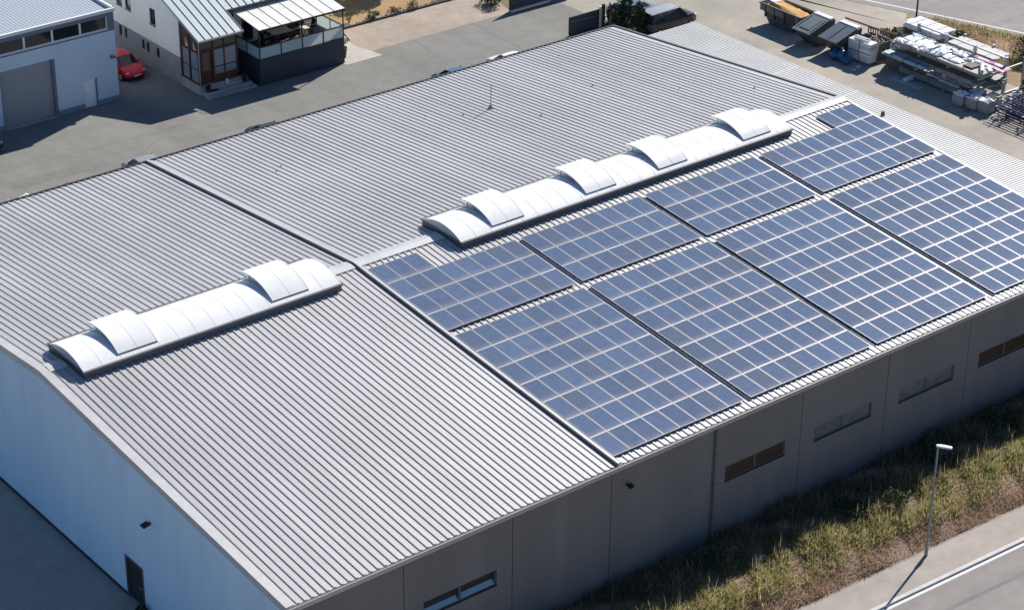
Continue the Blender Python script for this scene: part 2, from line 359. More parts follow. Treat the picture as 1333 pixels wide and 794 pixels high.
# front street
def fy(x, y0): return y0 - .04 * (x - 10)
def strip(name, ya, yb, z, m, x0=-70, x1=110): return sheet(name, [(x0, fy(x0, ya)), (x1, fy(x1, ya)), (x1, fy(x1, yb)), (x0, fy(x0, yb))], z, m)
M['bankearth'] = ground_mat('bank_soil', ((.24, .175, .13), (.33, .25, .19)), (.4, 2.0, 12))
strip('pavement', -25.75, -27.62, .0, 'pave')
MB().add([(-70, fy(-70, -27.62), -.11), (110, fy(110, -27.62), -.11), (110, fy(110, -27.82), -.11), (-70, fy(-70, -27.82), -.11),
          (-70, fy(-70, -27.62), .004), (110, fy(110, -27.62), .004), (110, fy(110, -27.82), .004), (-70, fy(-70, -27.82), .004)],
         [(0, 1, 2, 3), (7, 6, 5, 4), (2, 6, 7, 3), (0, 4, 5, 1)]).build('kerb', 'kerb')['kind'] = 'structure'
strip('street', -27.822, -36, -.1, 'street')
strip('tar_seam', -29.5, -29.72, -.096, 'tar')
strip('edge_line', -27.85, -28.04, -.096, 'paint')
MB().add([(-70, fy(-70, -25.75), .012), (110, fy(110, -25.75), .012), (110, fy(110, -25.69), .012), (-70, fy(-70, -25.69), .012)], [(3, 2, 1, 0)][::1]).build('edging_strip', 'pave')['kind'] = 'structure'

def bank_z(x, y):
    y = y + .04 * (x - 10) * np.clip((-y - 19.2) / 6, 0, 1)
    base = np.interp(-y, [18.8, 20.4, 22.5, 24.3, 25.66, 26.5], [.15, .36, .52, .32, .004, .0])
    return base + .05 * np.sin(x * 1.3 + y) + .04 * np.sin(x * .47 - y * 2.1) * (y < -19.6) * (y > -25.2)
nx, ny = 160, 26
xs = np.linspace(-32, 60, nx); ts = np.linspace(0, 1, ny)
bv = []; bf = []
for t in ts:
    for x in xs:
        y = -19.05 + t * (fy(x, -25.67) + 19.05); z = float(bank_z(x, y)) if 0 < t < 1 else (.1 if t == 0 else .0); bv.append((x, y, z))
for j in range(ny - 1):
    for i in range(nx - 1): a = j * nx + i; bf.append((a, a + nx, a + nx + 1, a + 1))
tag(MB().add(bv, bf).build('grass_bank', 'bankearth', smooth=True), kind='structure')

def blades(name, P, H, W, m, lean=.35, seed=0):
    """one mesh of many bent blades: P base points (n,3), H heights, W widths"""
    r = np.random.default_rng(seed); n = len(P)
    a = r.uniform(0, 2 * PI, n); ld = r.uniform(0, 2 * PI, n); lm = r.uniform(.05, lean, n) * H
    s = np.stack([np.cos(a), np.sin(a), 0 * a], 1) * W[:, None] * .5; d = np.stack([np.cos(ld), np.sin(ld), 0 * a], 1) * lm[:, None]
    up = np.array([0, 0, 1.])
    v = np.empty((n, 5, 3)); v[:, 0] = P - s; v[:, 1] = P + s
    mid = P + d * .35 + up * (H * .55)[:, None]; v[:, 2] = mid + s * .8; v[:, 3] = mid - s * .8; v[:, 4] = P + d + up * (H * .98)[:, None]
    me = bpy.data.meshes.new(name); me.vertices.add(n * 5); me.vertices.foreach_set('co', v.ravel())
    base = np.arange(n)[:, None] * 5
    quad = (base + np.array([0, 1, 2, 3])); tri = base + np.array([3, 2, 4])
    loops = np.concatenate([quad, tri], 1).ravel(); me.loops.add(n * 7); me.loops.foreach_set('vertex_index', loops)
    st = (np.arange(n)[:, None] * 7 + np.array([0, 4])).ravel(); me.polygons.add(n * 2); me.polygons.foreach_set('loop_start', st)
    me.polygons.foreach_set('loop_total', np.tile([4, 3], n)); me.update(calc_edges=True); me.validate()
    me.materials.append(M[m] if isinstance(m, str) else m)
    o = bpy.data.objects.new(name, me); C.objects.link(o); return o
def grass_m(name, c1, c2):
    m, n, l, b = new_mat(name); g = n.new('ShaderNodeNewGeometry'); r = n.new('ShaderNodeValToRGB')
    r.color_ramp.elements[0].color = (*c1, 1); r.color_ramp.elements[1].color = (*c2, 1); l.new(g.outputs['Random Per Island'], r.inputs['Fac'])
    l.new(r.outputs['Color'], b.inputs['Base Color']); b.inputs['Roughness'].default_value = .8; b.inputs['Specular IOR Level'].default_value = .2
    t = n.new('ShaderNodeBsdfTranslucent'); l.new(r.outputs['Color'], t.inputs['Color']); mx = n.new('ShaderNodeMixShader'); mx.inputs[0].default_value = .45
    l.new(b.outputs[0], mx.inputs[1]); l.new(t.outputs[0], mx.inputs[2]); l.new(mx.outputs[0], n['Material Output'].inputs['Surface'])
    return m
M['g_dry'] = grass_m('dry_grass', (.34, .23, .16), (.56, .42, .30))
M['g_weed'] = grass_m('yellow_green_weed', (.25, .27, .09), (.57, .52, .26))
M['g_shade'] = grass_m('shade_toned_weed', (.10, .11, .055), (.33, .27, .18))  # darker copy of the weeds, with the hall's shade in its colours
def scatter(n, f, xr=(-8, 40), yr=(-19.25, -27.3), seed=1):
    r = np.random.default_rng(seed); x = r.uniform(*xr, n); y = r.uniform(yr[1], yr[0], n)
    cl = .5 + .25 * np.sin(x * 1.7 + 3 * np.sin(y * .9)) + .25 * np.sin(x * .61 + y * 1.9 + 1) + .2 * np.sin(x * 3.9 - y * 2.7)
    yy = y + .04 * (x - 10) * np.clip((-y - 19.9) / 6, 0, 1)
    k = r.uniform(0, 1, n) < f(x, yy, cl); x, y, cl = x[k], y[k], cl[k]; yy = yy[k]
    k = y > fy(x, -25.64); x, y, cl, yy = x[k], y[k], cl[k], yy[k]
    return np.stack([x, y, bank_z(x, y) - .03], 1), cl, yy, r
ss = lambda a, b, v: np.clip((v - a) / (b - a), 0, 1)
P, cl, yy, r = scatter(230000, lambda x, y, c: np.clip(.6 + .5 * c, 0, 1) * (.6 + .4 * (y < -23.8)), seed=1)
tag(blades('dry_grass', P, r.uniform(.07, .26, len(P)) * (.6 + .7 * np.clip(cl, 0, 1)), r.uniform(.015, .04, len(P)), 'g_dry', 1.2, 2), 'dry brown grass on the bank between hall wall and pavement', 'grass', kind='stuff')
P, cl, yy, r = scatter(130000, lambda x, y, c: np.clip(c * .6 + .55, 0, 1) * ss(-20.9, -21.8, y) * (1 - ss(-23.8, -24.9, y)), seed=3)
tag(blades('weeds', P, r.uniform(.15, .6, len(P)) * (.3 + .85 * np.clip(cl, 0, 1)), r.uniform(.025, .065, len(P)), 'g_weed', .9, 4), 'yellow green weeds in the sunlit strip of the bank', 'weeds', kind='stuff')
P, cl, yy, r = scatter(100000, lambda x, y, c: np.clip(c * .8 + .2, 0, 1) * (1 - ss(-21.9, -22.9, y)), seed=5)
tag(blades('shaded_weeds', P, r.uniform(.2, .75, len(P)) * (.3 + .9 * np.clip(cl, 0, 1)), r.uniform(.025, .06, len(P)), 'g_shade', .9, 6), 'weeds coloured darker for the shade along the hall wall', 'weeds', kind='stuff')
P, cl, yy, r = scatter(5000, lambda x, y, c: np.clip(c, 0, 1) * (1 - ss(-23.9, -24.8, y)), seed=9)
tag(blades('tall_stalks', P, r.uniform(.6, 1.15, len(P)), r.uniform(.018, .035, len(P)), 'g_dry', .3, 10), 'tall dry stalks standing among the weeds of the bank', 'stalks', kind='stuff')
def strip_scatter(n, seed):
    r = np.random.default_rng(seed); t = r.uniform(-2, 32, n); d = r.uniform(-7, -.75, n)
    p = np.array([rr(a, b) for a, b in zip(d, t)]); k = (p[:, 0] > 61.3) & (p[:, 1] < 21.5); p = p[k]
    return np.stack([p[:, 0], p[:, 1], 0 * p[:, 0]], 1), r
P, r = strip_scatter(26000, 21)
k = (np.sin(P[:, 0] * 1.1 + 2 * np.sin(P[:, 1] * .6)) + r.uniform(-.6, 1.4, len(P))) > 0; P = P[k]
tag(blades('roadside_grass', P, r.uniform(.08, .32, len(P)), r.uniform(.03, .07, len(P)), 'g_dry', 1.1, 22), 'dry yellowish grass strip between storage racks and road', 'grass', kind='stuff')
P, r = strip_scatter(16000, 25); k = np.sin(P[:, 0] * .9 + P[:, 1] * .55) + r.uniform(-.5, .5, len(P)) > .35; P = P[k]
tag(blades('roadside_weeds', P, r.uniform(.12, .4, len(P)), r.uniform(.03, .08, len(P)), 'g_weed', 1.0, 26), 'green weeds tufts among the roadside grass', 'weeds', kind='stuff')

# ------------------------------------------------------------------ hall
TP = math.tan(math.radians(5.026)); CP = math.cos(math.radians(5.026)); SP = math.sin(math.radians(5.026))
YR, ZR = .947, 8.63
XL, XP, XR = -17.78, -.25, 34.85
YF, YB = -19.38, 21.4
def zr(y): return ZR - abs(y - YR) * TP
hall = thing('industrial_hall', 'large low-pitched grey metal-roofed hall with dark front wall and solar arrays on it', 'building', (8.5, .9, 0))
def ribbed(mb, x0, x1, pitch, pan, side, h, pa, pb, dz=0, phase=0):
    """trapezoid sheet: profile runs along X, swept between points pa=(y,z) and pb=(y,z)"""
    prof = []; x = x0 + phase
    prof.append((x0, 0))
    while x + pitch <= x1 + 1e-6:
        prof += [(x + pan * .5, 0), (x + pan * .5 + side, h), (x + pitch - pan * .5 - side, h), (x + pitch - pan * .5, 0)]; x += pitch
    prof.append((x1, 0)); n = len(prof)
    vs = [(px, pa[0], pa[1] + pz + dz) for px, pz in prof] + [(px, pb[0], pb[1] + pz + dz) for px, pz in prof]
    mb.add(vs, [(i, i + 1, n + i + 1, n + i) for i in range(n - 1)])
RP = dict(pitch=.363, pan=.235, side=.016, h=.044)
for a, b in ((XL + .36, -.34), (-.045, XR - .1)):
    m1 = MB(); ph = (b - a) % .363 if b < 0 else 0
    ribbed(m1, a, b, pa=(YF, zr(YF)), pb=(YR - .02, zr(YR - .02)), phase=ph, **RP)
    m1.build('roof_slope', 'roof', hall)
    m1 = MB(); ribbed(m1, a, b, pa=(YR + .02, zr(YR + .02)), pb=(YB, zr(YB)), phase=ph, **RP)
    m1.build('roof_slope', 'roof_back', hall)
# ridge cap in the gaps between skylights
for a, b in ((XL + .36, -16.5), (-2.0, -.35), (-.025, 5.25), (29.1, XR - .02)):
    rc = MB(); pr = []
    pr = [(YR - .424, zr(YR - .42) + .02), (YR - .42, zr(YR - .42) + .085), (YR, ZR + .10), (YR + .42, zr(YR + .42) + .085), (YR + .424, zr(YR + .42) + .02)]
    rc.add([(a, y, z) for y, z in pr] + [(b, y, z) for y, z in pr], [(i, i + 5, i + 6, i + 1)[::-1] for i in range(4)])
    rc.build('ridge_cap', 'flash', hall)
def cap_along(x0, x1, zb, zt, ya=YF - .02, yb=YB + .02):
    o = MB()
    for y0, y1 in ((ya, YR), (YR, yb)):
        vs = [(x, y, zr(y) + dz) for x in (x0, x1) for y in (y0, y1) for dz in (zb, zt)]
        o.add(vs, [(0, 1, 3, 2), (4, 6, 7, 5), (1, 5, 7, 3), (0, 2, 6, 4)] + ([(0, 4, 5, 1)] if y0 == ya else [(2, 3, 7, 6)]))
    return o
cap_along(XL - .05, XL + .362, -.3, .075).build('verge_trim', 'flash', hall)
for ya, yb, zt, m_ in ((YF - .02, YR, .05, 'flash'), (YR, YB + .02, .07, 'curb')):
    o = MB(); vs = [(x, y, zr(y) + dz) for x in (XR - .1, XR + .03) for y in (ya, yb) for dz in (-.3, zt)]
    o.add(vs, [(0, 1, 3, 2), (4, 6, 7, 5), (1, 5, 7, 3), (0, 2, 6, 4), (0, 4, 5, 1), (2, 3, 7, 6)]); o.build('verge_trim', m_, hall)
cap_along(-.188, -.03, -.1, .135).build('fire_wall_cap', 'flash', hall)
cap_along(-.215, -.19, -.1, .12).build('fire_wall_side_shade', 'seamshade', hall)  # dark plate stands in for the cap's shaded side face
cap_along(-.345, -.217, -.1, .015).build('seam_shadow_flashing', 'seamshade', hall)  # flashing coloured dark as the cap's cast shadow
# walls -----------------------------------------------------------
YW = -19.2
joints = [XL, -11.85, -6.0, -.34, 5.87, 11.67, 17.6, 23.57, 29.5, XR]
wins = [(-11.4, -7.4), None, None, None]
win_of = {1: (-10.85, -6.86), 4: (6.74, 10.66), 5: (12.62, 16.61), 6: (18.59, 22.61), 7: (24.49, 28.5), 8: (30.2, 34.1)}
WZ0, WZ1 = 3.20, 4.02
fw = MB(); ZT = zr(YW) - .02
for i in range(len(joints) - 1):
    a, b = joints[i] + .02, joints[i + 1] - .02
    if i in win_of:
        p, q2 = win_of[i]
        fw.box(a, p, YW, YW + .18, 0, ZT).box(q2, b, YW, YW + .18, 0, ZT).box(p, q2, YW, YW + .18, 0, WZ0).box(p, q2, YW, YW + .18, WZ1, ZT)
    else: fw.box(a, b, YW, YW + .18, 0, ZT)
fw.build('front_wall', 'anth', hall)
MB().box(XL + .3, XR - .3, YW + .19, YW + .25, 0, ZT).build('wall_core', 'joint', hall)
MB().box(XL + .2, XR, 20.9, 21.1, 0, zr(21.1) - .03).build('rear_wall', 'anth', hall)
gd = (-7.5, -5.9, 2.28)
gw = MB()
def gpoly(y0, y1, z0):
    pts = [(XL, y0, z0), (XL, y1, z0), (XL, y1, zr(y1) - .03)]
    if y0 < YR < y1: pts.append((XL, YR, ZR - .03))
    pts.append((XL, y0, zr(y0) - .03)); gw.ext(pts, (.2, 0, 0))
gpoly(YW, gd[0], .0); gpoly(gd[0], gd[1], gd[2]); gpoly(gd[1], 21.1, .0)
gw.build('gable_wall', 'gable', hall)
MB().box(XL - .03, XL + .01, gd[1], 21.1, 0, .16).box(XL - .03, XL + .01, YW, gd[0], 0, .16).build('base_trim', 'joint', hall)
MB().ext([(XR - .2, YW, 0), (XR - .2, 21.1, 0), (XR - .2, 21.1, zr(21.1) - .03), (XR - .2, YR, ZR - .03), (XR - .2, YW, zr(YW) - .03)], (.2, 0, 0)).build('end_wall', 'gable', hall)
dr = MB().box(XL + .06, XL + .1, gd[0] + .1, gd[1] - .1, .02, gd[2] - .1).build('door', 'darksteel', hall)
MB().box(XL - .02, XL + .15, gd[0], gd[0] + .1, 0, gd[2]).box(XL - .02, XL + .15, gd[1] - .1, gd[1], 0, gd[2]).box(XL - .02, XL + .15, gd[0] + .1, gd[1] - .1, gd[2] - .1, gd[2]).build('door_frame', 'wframe', dr)
MB().tube((XL - .02, gd[0] + .25, 1.05), (XL + .06, gd[0] + .25, 1.05), .02).tube((XL - .02, gd[0] + .25, 1.05), (XL - .02, gd[0] + .42, 1.05), .018).build('handle', 'alu', dr)
# windows
for i, (p, q2) in win_of.items():
    fr = MB(); t = .07; y0, y1 = YW + .05, YW + .16; mid = (p + q2) / 2
    fr.box(p, q2, y0, y1, WZ0, WZ0 + t).box(p, q2, y0, y1, WZ1 - t, WZ1).box(p, p + t, y0, y1, WZ0 + t, WZ1 - t).box(q2 - t, q2, y0, y1, WZ0 + t, WZ1 - t).box(mid - .06, mid + .06, y0, y1, WZ0 + t, WZ1 - t)
    w = fr.build('window', 'wframe', hall)
    MB().box(p - .02, q2 + .02, YW - .035, YW + .05, WZ0 - .035, WZ0).build('sill', 'wframe', w)
    for a, b in ((p + t, mid - .06), (mid + .06, q2 - t)):
        tilt = {1: .36}.get(i, 0.0)     # some sashes stand tilted inwards at the top
        if tilt:
            MB().add([(a, y0 + .02, WZ0 + t), (b, y0 + .02, WZ0 + t), (b, y0 + .02 + tilt, WZ1 - t), (a, y0 + .02 + tilt, WZ1 - t)], [(0, 1, 2, 3)]).build('pane', 'glass_sky', w)
        else: MB().box(a, b, y0 + .03, y0 + .05, WZ0 + t, WZ1 - t).build('pane', 'glass_brown' if i in (4, 7) else 'glass_grey', w)
# gutter: half box along the front eave
ze = zr(YF)
prof = [(YF + .10, ze - .07), (YF + .10, ze - .19), (YF - .10, ze - .19), (YF - .13, ze + .015), (YF - .17, ze + .015), (YF - .17, ze + .0), (YF - .135, ze - .215), (YF + .12, ze - .215), (YF + .12, ze - .07)]
MB().ext([(XL - .02, y, z) for y, z in prof], (XR - XL + .02, 0, 0)).build('gutter', 'gutter', hall)
MB().box(XL, XR, YW - .16, YW - .002, ze - .31, ze - .225).build('eave_soffit', 'darksteel', hall)
MB().box(XL, XR, YW - .175, YW - .161, ze - .345, ze - .30).build('drip_edge', 'flash', hall)
MB().box(XL, XR, YF + .02, YF + .12, ze - .15, ze - .012).build('eave_trim', 'flash', hall)
g = MB().tube((6.0, YW - .07, .3), (6.0, YW - .07, ze - .36), .055, 10).tube((6.0, YW - .07, ze - .36), (6.0, YF - .02, ze - .2), .055, 10)
for z in (1.6, 3.4, 5.0): g.box(5.91, 6.09, YW - .14, YW, z, z + .04)
g.build('downpipe', mat('dark_zinc_pipe', (.17, .18, .20), .5, .2), hall, smooth=True)
g = MB().box(XL, XR, YB + .002, YB + .13, zr(YB) - .14, zr(YB) + .075).build('rear_gutter', 'darksteel', hall)
# wall lamps
w = MB().box(.55, .65, YW - .1, YW, 5.4, 5.5).ext([(.46, YW - .34, 5.42), (.74, YW - .34, 5.42), (.74, YW - .1, 5.5), (.46, YW - .1, 5.5)], (0, 0, .06)).build('wall_lamp', 'black', hall)
w = MB().box(XL - .1, XL, -8.55, -8.45, 5.2, 5.3).ext([(XL - .42, -8.68, 5.2), (XL - .42, -8.34, 5.2), (XL - .1, -8.34, 5.28), (XL - .1, -8.68, 5.28)], (0, 0, .06)).build('wall_lamp', 'black', hall)
rod = MB().tube((19.2, 14.5, 7.45), (19.2, 14.5, 9.0), .03, 6).lathe([(.16, 0), (.16, .1), (.05, .2)], (19.2, 14.5, 7.47)).build('lightning_rod', mat('rod_pinkish_grey', (.35, .28, .3), .5), hall)
# small roof fixings scattered on the rear slope
fx = MB()
for k in range(11):
    x = random.uniform(3, 33); y = random.uniform(4, 20); fx.box(x, x + .07, y, y + .06, zr(y) + .05, zr(y) + .10)
fx.build('roof_fixings', 'darksteel', hall)

# skylights --------------------------------------------------------
HWD, RISE, ZB = 1.70, .47, 8.83
RAD = (HWD ** 2 + RISE ** 2) / (2 * RISE)
def arc(lift=0, hw=HWD, n=18, extra=0):
    pts = []
    for i in range(n + 1):
        u = -hw + 2 * hw * i / n; pts.append((YR + u, ZB + math.sqrt((RAD + extra) ** 2 - u * u) - (RAD - RISE) + lift))
    return pts
def arc_strip(x0, x1, pts):
    n = len(pts); return MB().add([(x0, y, z) for y, z in pts] + [(x1, y, z) for y, z in pts], [(i, i + n, i + n + 1, i + 1)[::-1] for i in range(n - 1)])
def arc_shell(x0, x1, pts, th, mb=None):
    mb = mb or MB(); n = len(pts); lo = [(y, z - th) for y, z in pts][::-1]; ring = pts + lo
    return mb.loft([[(x0, y, z) for y, z in ring], [(x1, y, z) for y, z in ring]])
def skylight(x0, x1, nb, flaps):
    sk = MB().box(x0 + .05, x1 - .05, YR - HWD - .02, YR + HWD + .02, 8.3, ZB - .04).box(x0, x1, YR - HWD - .09, YR + HWD + .09, ZB - .04, ZB + .03).build('skylight', 'curb', hall)
    v = arc_shell(x0 + .03, x1 - .03, arc(), .03); v.build('vault', 'vault', sk, smooth=True)
    for x in (x0 + .035, x1 - .06):
        MB().ext([(x, YR - HWD, ZB)] + [(x, y, z - .03) for y, z in arc()] + [(x, YR + HWD, ZB)], (.025, 0, 0)).build('end_panel', 'vaultedge', sk)
    bars = MB(); st = (x1 - x0 - .08) / nb
    for k in range(nb + 1):
        x = x0 + .04 + k * st; arc_shell(x - .025, x + .025, arc(.007), .02, bars)
    bars.build('glazing_bars', 'barwhite', sk, smooth=True)
    for fx0 in flaps:
        a, b = fx0, fx0 + 2.1; fw_ = 1.42; py, pz = YR - fw_, arc(hw=fw_)[0][1] + .03; th = math.radians(9)
        def rot(pts, up=0):
            o = []
            for y, z in pts: dy, dz = y - py, z + up - (pz - .03); o.append((py + dy * math.cos(th) - dz * math.sin(th), pz + dy * math.sin(th) + dz * math.cos(th)))
            return o
        arc_shell(a, b, rot(arc(hw=fw_), .03), .06).build('vent_flap', 'vault', sk, smooth=True)
        for xx in (a + .02, (a + b) / 2, b - .02):
            arc_shell(xx - .02, xx + .02, rot(arc(hw=fw_), .037), .02).build('flap_bar', 'barwhite', sk, smooth=True)
        ry, rz_ = rot(arc(hw=fw_), 0)[0]
        MB().box(a + .01, b - .01, ry - .03, ry - .002, rz_ - .075, rz_ - .01).build('flap_hinge', 'curb', sk)
        for xx in (a + .3, b - .3):
            p1 = rot(arc(hw=1.1), 0)[-1]; MB().tube((xx, YR + 1.1, arc(hw=1.1)[-1][1]), (xx, p1[0], p1[1] - .03), .025, 6).build('flap_arm', 'curb', sk)
        arc_shell(a + .06, b - .06, arc(.035, hw=1.36), .02).build('vent_opening', 'vaultedge', sk, smooth=True)
    return sk
skylight(-16.42, -2.05, 14, (-14.44, -5.94))
skylight(5.32, 28.95, 23, (7.56, 13.9, 19.06, 25.4))

# ------------------------------------------------------------------ solar arrays
AX, BX = 1.01, 1.684
MW, ML, MT = .99, 1.636, .035
pm = MB().box(.025, MW - .025, -(ML - .025), -.025, -.012, -.004).build('solar_panel', 'solar'); 
fmb = MB(); fr_ = .027
fmb.box(0, MW, -fr_, 0, -MT, 0).box(0, MW, -ML, -(ML - fr_), -MT, 0).box(0, fr_, -(ML - fr_), -fr_, -MT, 0).box(MW - fr_, MW, -(ML - fr_), -fr_, -MT, 0)
fm = fmb.build('panel_frame', 'frame'); pme, fme = pm.data, fm.data
bpy.data.objects.remove(pm); bpy.data.objects.remove(fm)
tilt = math.radians(5.026)
def pt(s, t, off=0): return Vector((s, -t * CP + off * (-SP), 8.7 - t * SP + off * CP))
BS = [0, 8.459, 16.938, 25.52]; GAP = .48
LBL = [
 'solar array below the ridge beside the raised roof seam, three panels extra on top',
 'solar array of three rows under the near half of the long skylight',
 'solar array of three rows under the far half of the long skylight',
 'solar array below the ridge at the far verge, three extra panels past the skylight end',
 'seven-row solar array at the gutter beside the raised roof seam',
 'seven-row solar array at the gutter, second one from the raised roof seam',
 'seven-row solar array at the gutter, third one from the raised roof seam',
 'seven-row solar array at the gutter reaching the far roof verge']
n_arr = 0
for lower in (0, 1):
    for b in range(4):
        cols = 9 if b == 3 else 8
        cells = []
        if lower: cells = [(c, r) for r in range(7) for c in range(cols)]
        else:
            cells = [(c, r) for r in (1, 2, 3) for c in range(cols)]
            if b == 0: cells += [(c, 0) for c in (0, 1, 2)]
            if b == 3: cells += [(c, 0) for c in (6, 7, 8)]
        t0 = (4 * BX + GAP) if lower else 0
        base = pt(BS[b], t0)
        a = thing('solar_array', LBL[n_arr], 'solar array', base, 0, 'solar arrays on the front roof slope'); n_arr += 1
        for c, r in cells:
            o = bpy.data.objects.new('solar_panel', pme); C.objects.link(o); o.parent = a
            o.location = pt(BS[b] + c * AX + random.uniform(-.004, .004), t0 + r * BX) - base; o.rotation_euler = (tilt + random.uniform(-.004, .004), random.uniform(-.004, .004), 0)
            f = bpy.data.objects.new('panel_frame', fme); C.objects.link(f); f.parent = o
        rows = sorted(set(r for c, r in cells)); ra = MB()
        for r in rows:
            cs = [c for c, q in cells if q == r]; x0, x1 = BS[b] + min(cs) * AX, BS[b] + (max(cs) + 1) * AX
            for q in ((.45, 1.2) if True else ()):
                p0 = pt(0, t0 + r * BX + q, -.036)
                m = Matrix.Translation((0, p0.y, p0.z)) @ Matrix.Rotation(tilt, 4, 'X'); ra.box(x0 - .03, x1, -.02, .02, -.035, -.001, m)
        ra.build('mounting_rails', 'alu', a)
        rs = MB()
        for r in rows:
            if r == rows[-1]: continue
            nxt = [c for c, q in cells if q == r]
            x0, x1 = BS[b] + min(nxt) * AX, BS[b] + (max(nxt) + 1) * AX - .02
            p0 = pt(0, t0 + (r + 1) * BX - (BX - ML) / 2, -.012); m = Matrix.Translation((0, p0.y, p0.z)) @ Matrix.Rotation(tilt, 4, 'X')
            rs.box(x0, x1, -.0225, .0225, -.01, 0, m)
        rs.build('row_joints', 'flash', a)

# ------------------------------------------------------------------ annex canopy beside the hall
an = thing('storage_canopy', 'white corrugated flat canopy roof along the far side of the hall', 'canopy', (38.3, 0, 0))
AZ = 5.6
prof = []; y = -24.0
while y < 20.95:
    prof += [(y, 0), (y + .05, .0), (y + .075, .045), (y + .155, .045), (y + .18, 0)]; y += .207
n = len(prof)
MB().add([(34.86, yy_, AZ + z) for yy_, z in prof] + [(41.72, yy_, AZ + .0 + z) for yy_, z in prof], [(i, i + n, i + n + 1, i + 1)[::-1] for i in range(n - 1)]).build('roof', 'annex', an)
MB().box(41.5, 41.66, -24, 20.9, AZ - .22, AZ - .01).box(34.9, 41.5, 20.7, 20.86, AZ - .22, AZ - .01).build('fascia', 'anth', an)
ov = MB()
for y in np.arange(-20, 20, 5.2): ov.box(34.9, 41.7, y, y + .03, AZ + .046, AZ + .052)
ov.build('sheet_laps', 'alu', an)
for y in (-23, -14.5, -6, 2.5, 11, 20.4): MB().box(41.2, 41.4, y, y + .2, 0, AZ - .2).build('post', 'zinc', an)
MB().tube((40.13, 2.45, AZ), (40.13, 2.45, AZ + .3), .12, 8).build('vent_pipe', 'black', an)

# ------------------------------------------------------------------ grey workshop building
gb = thing('workshop_building', 'pale blue-grey flat-roofed workshop with a roller shutter and clerestory windows', 'building', (4, 50, 0))
GY, GX0, GX1, GZ = 44.6, -12.0, 10.9, 6.45
wz = MB(); sh = (2.28, 6.32, 4.1); dd = (8.3, 9.28, 1.95)
def seg(mb, x0, x1, z0, z1, y0=GY, th=.35): mb.box(x0, x1, y0, y0 + th, z0, z1)
seg(wz, GX0, sh[0], .38, 5.05); seg(wz, sh[0], sh[1], sh[2], 5.05); seg(wz, sh[1], dd[0], .38, 5.05); seg(wz, dd[0], dd[1], dd[2], 5.05); seg(wz, dd[1], GX1, .38, 5.05)
wz.box(GX1 - .35, GX1, GY + .351, 68, 0, 6.3)
wz.build('wall', 'gb', gb)
pl = MB()
for a, b in ((GX0, sh[0]), (sh[1], dd[0]), (dd[1], GX1)): seg(pl, a, b, 0, .378, GY - .02, .36)
pl.build('plinth', 'gbplinth', gb)
bd = MB(); wx = [10.39, 8.37, 6.32, 4.26, 2.2, .14, -1.92, -3.98]
seg(bd, GX0, GX1, 6.08, 6.42); seg(bd, GX0, wx[-1], 5.05, 6.08); seg(bd, wx[0], GX1, 5.05, 6.08); seg(bd, wx[-1], wx[0], 5.05, 5.22)
bd.build('fascia_band', 'gbband', gb)
for i in range(len(wx) - 1):
    a, b = wx[i + 1], wx[i]; t = .07
    w = MB().box(a, b, GY + .02, GY + .12, 5.22, 5.22 + t).box(a, a + t, GY + .02, GY + .12, 5.22 + t, 6.08).box(b - t, b, GY + .02, GY + .12, 5.22 + t, 6.08).build('window', 'white', gb)
    MB().box(a + t, b - t, GY + .07, GY + .09, 5.22 + t, 6.08).build('pane', 'glass', w)
    MB().box(a + .01, b - .01, GY - .03, GY + .02, 5.18, 5.225).build('sill', 'white', w)
MB().box(sh[0], sh[1], GY + .26, GY + .3, .06, sh[2]).build('roller_shutter', 'shutter', gb)
MB().box(sh[0] - .001, sh[0] + .05, GY + .02, GY + .26, 0, sh[2]).build('shutter_guide', 'gbband', gb)
MB().box(sh[1] - .18, sh[1] + .001, GY + .04, GY + .26, 0, sh[2]).build('shutter_guide', 'gbband', gb)
MB().box(sh[0], sh[1], GY - .12, GY + .26, 0, .05).build('threshold', 'stone', gb)
d = MB().box(dd[0], dd[1] - .08, GY + .08, GY + .13, 0.02, dd[2]).build('door', mat('pale_blue_door', (.88, .95, .98), .4), gb)
MB().box(dd[1] - .08, dd[1], GY - .03, GY + .14, 0, dd[2] + .1).build('door_jamb', 'gbband', d)
MB().tube((8.42, GY + .02, 1.0), (8.42, GY + .08, 1.0), .03).build('handle', 'darksteel', d)
MB().box(10.5, 10.6, GY - .1, GY, 3.2, 3.3).box(10.38, 10.72, GY - .3, GY - .1, 3.2, 3.3).build('wall_lamp', 'black', gb)
rf = MB(); ribbed(rf, GX0, GX1 - .1, .25, .19, .015, .022, (GY + .05, GZ), (68, GZ + .3)); rf.build('roof', 'gbroof', gb)
MB().box(GX0, GX1 + .05, GY - .1, GY + .06, GZ - .06, GZ + .16).box(GX1 - .1, GX1 + .05, GY + .061, 68, GZ - .1, GZ + .22).build('roof_edge', 'white', gb)

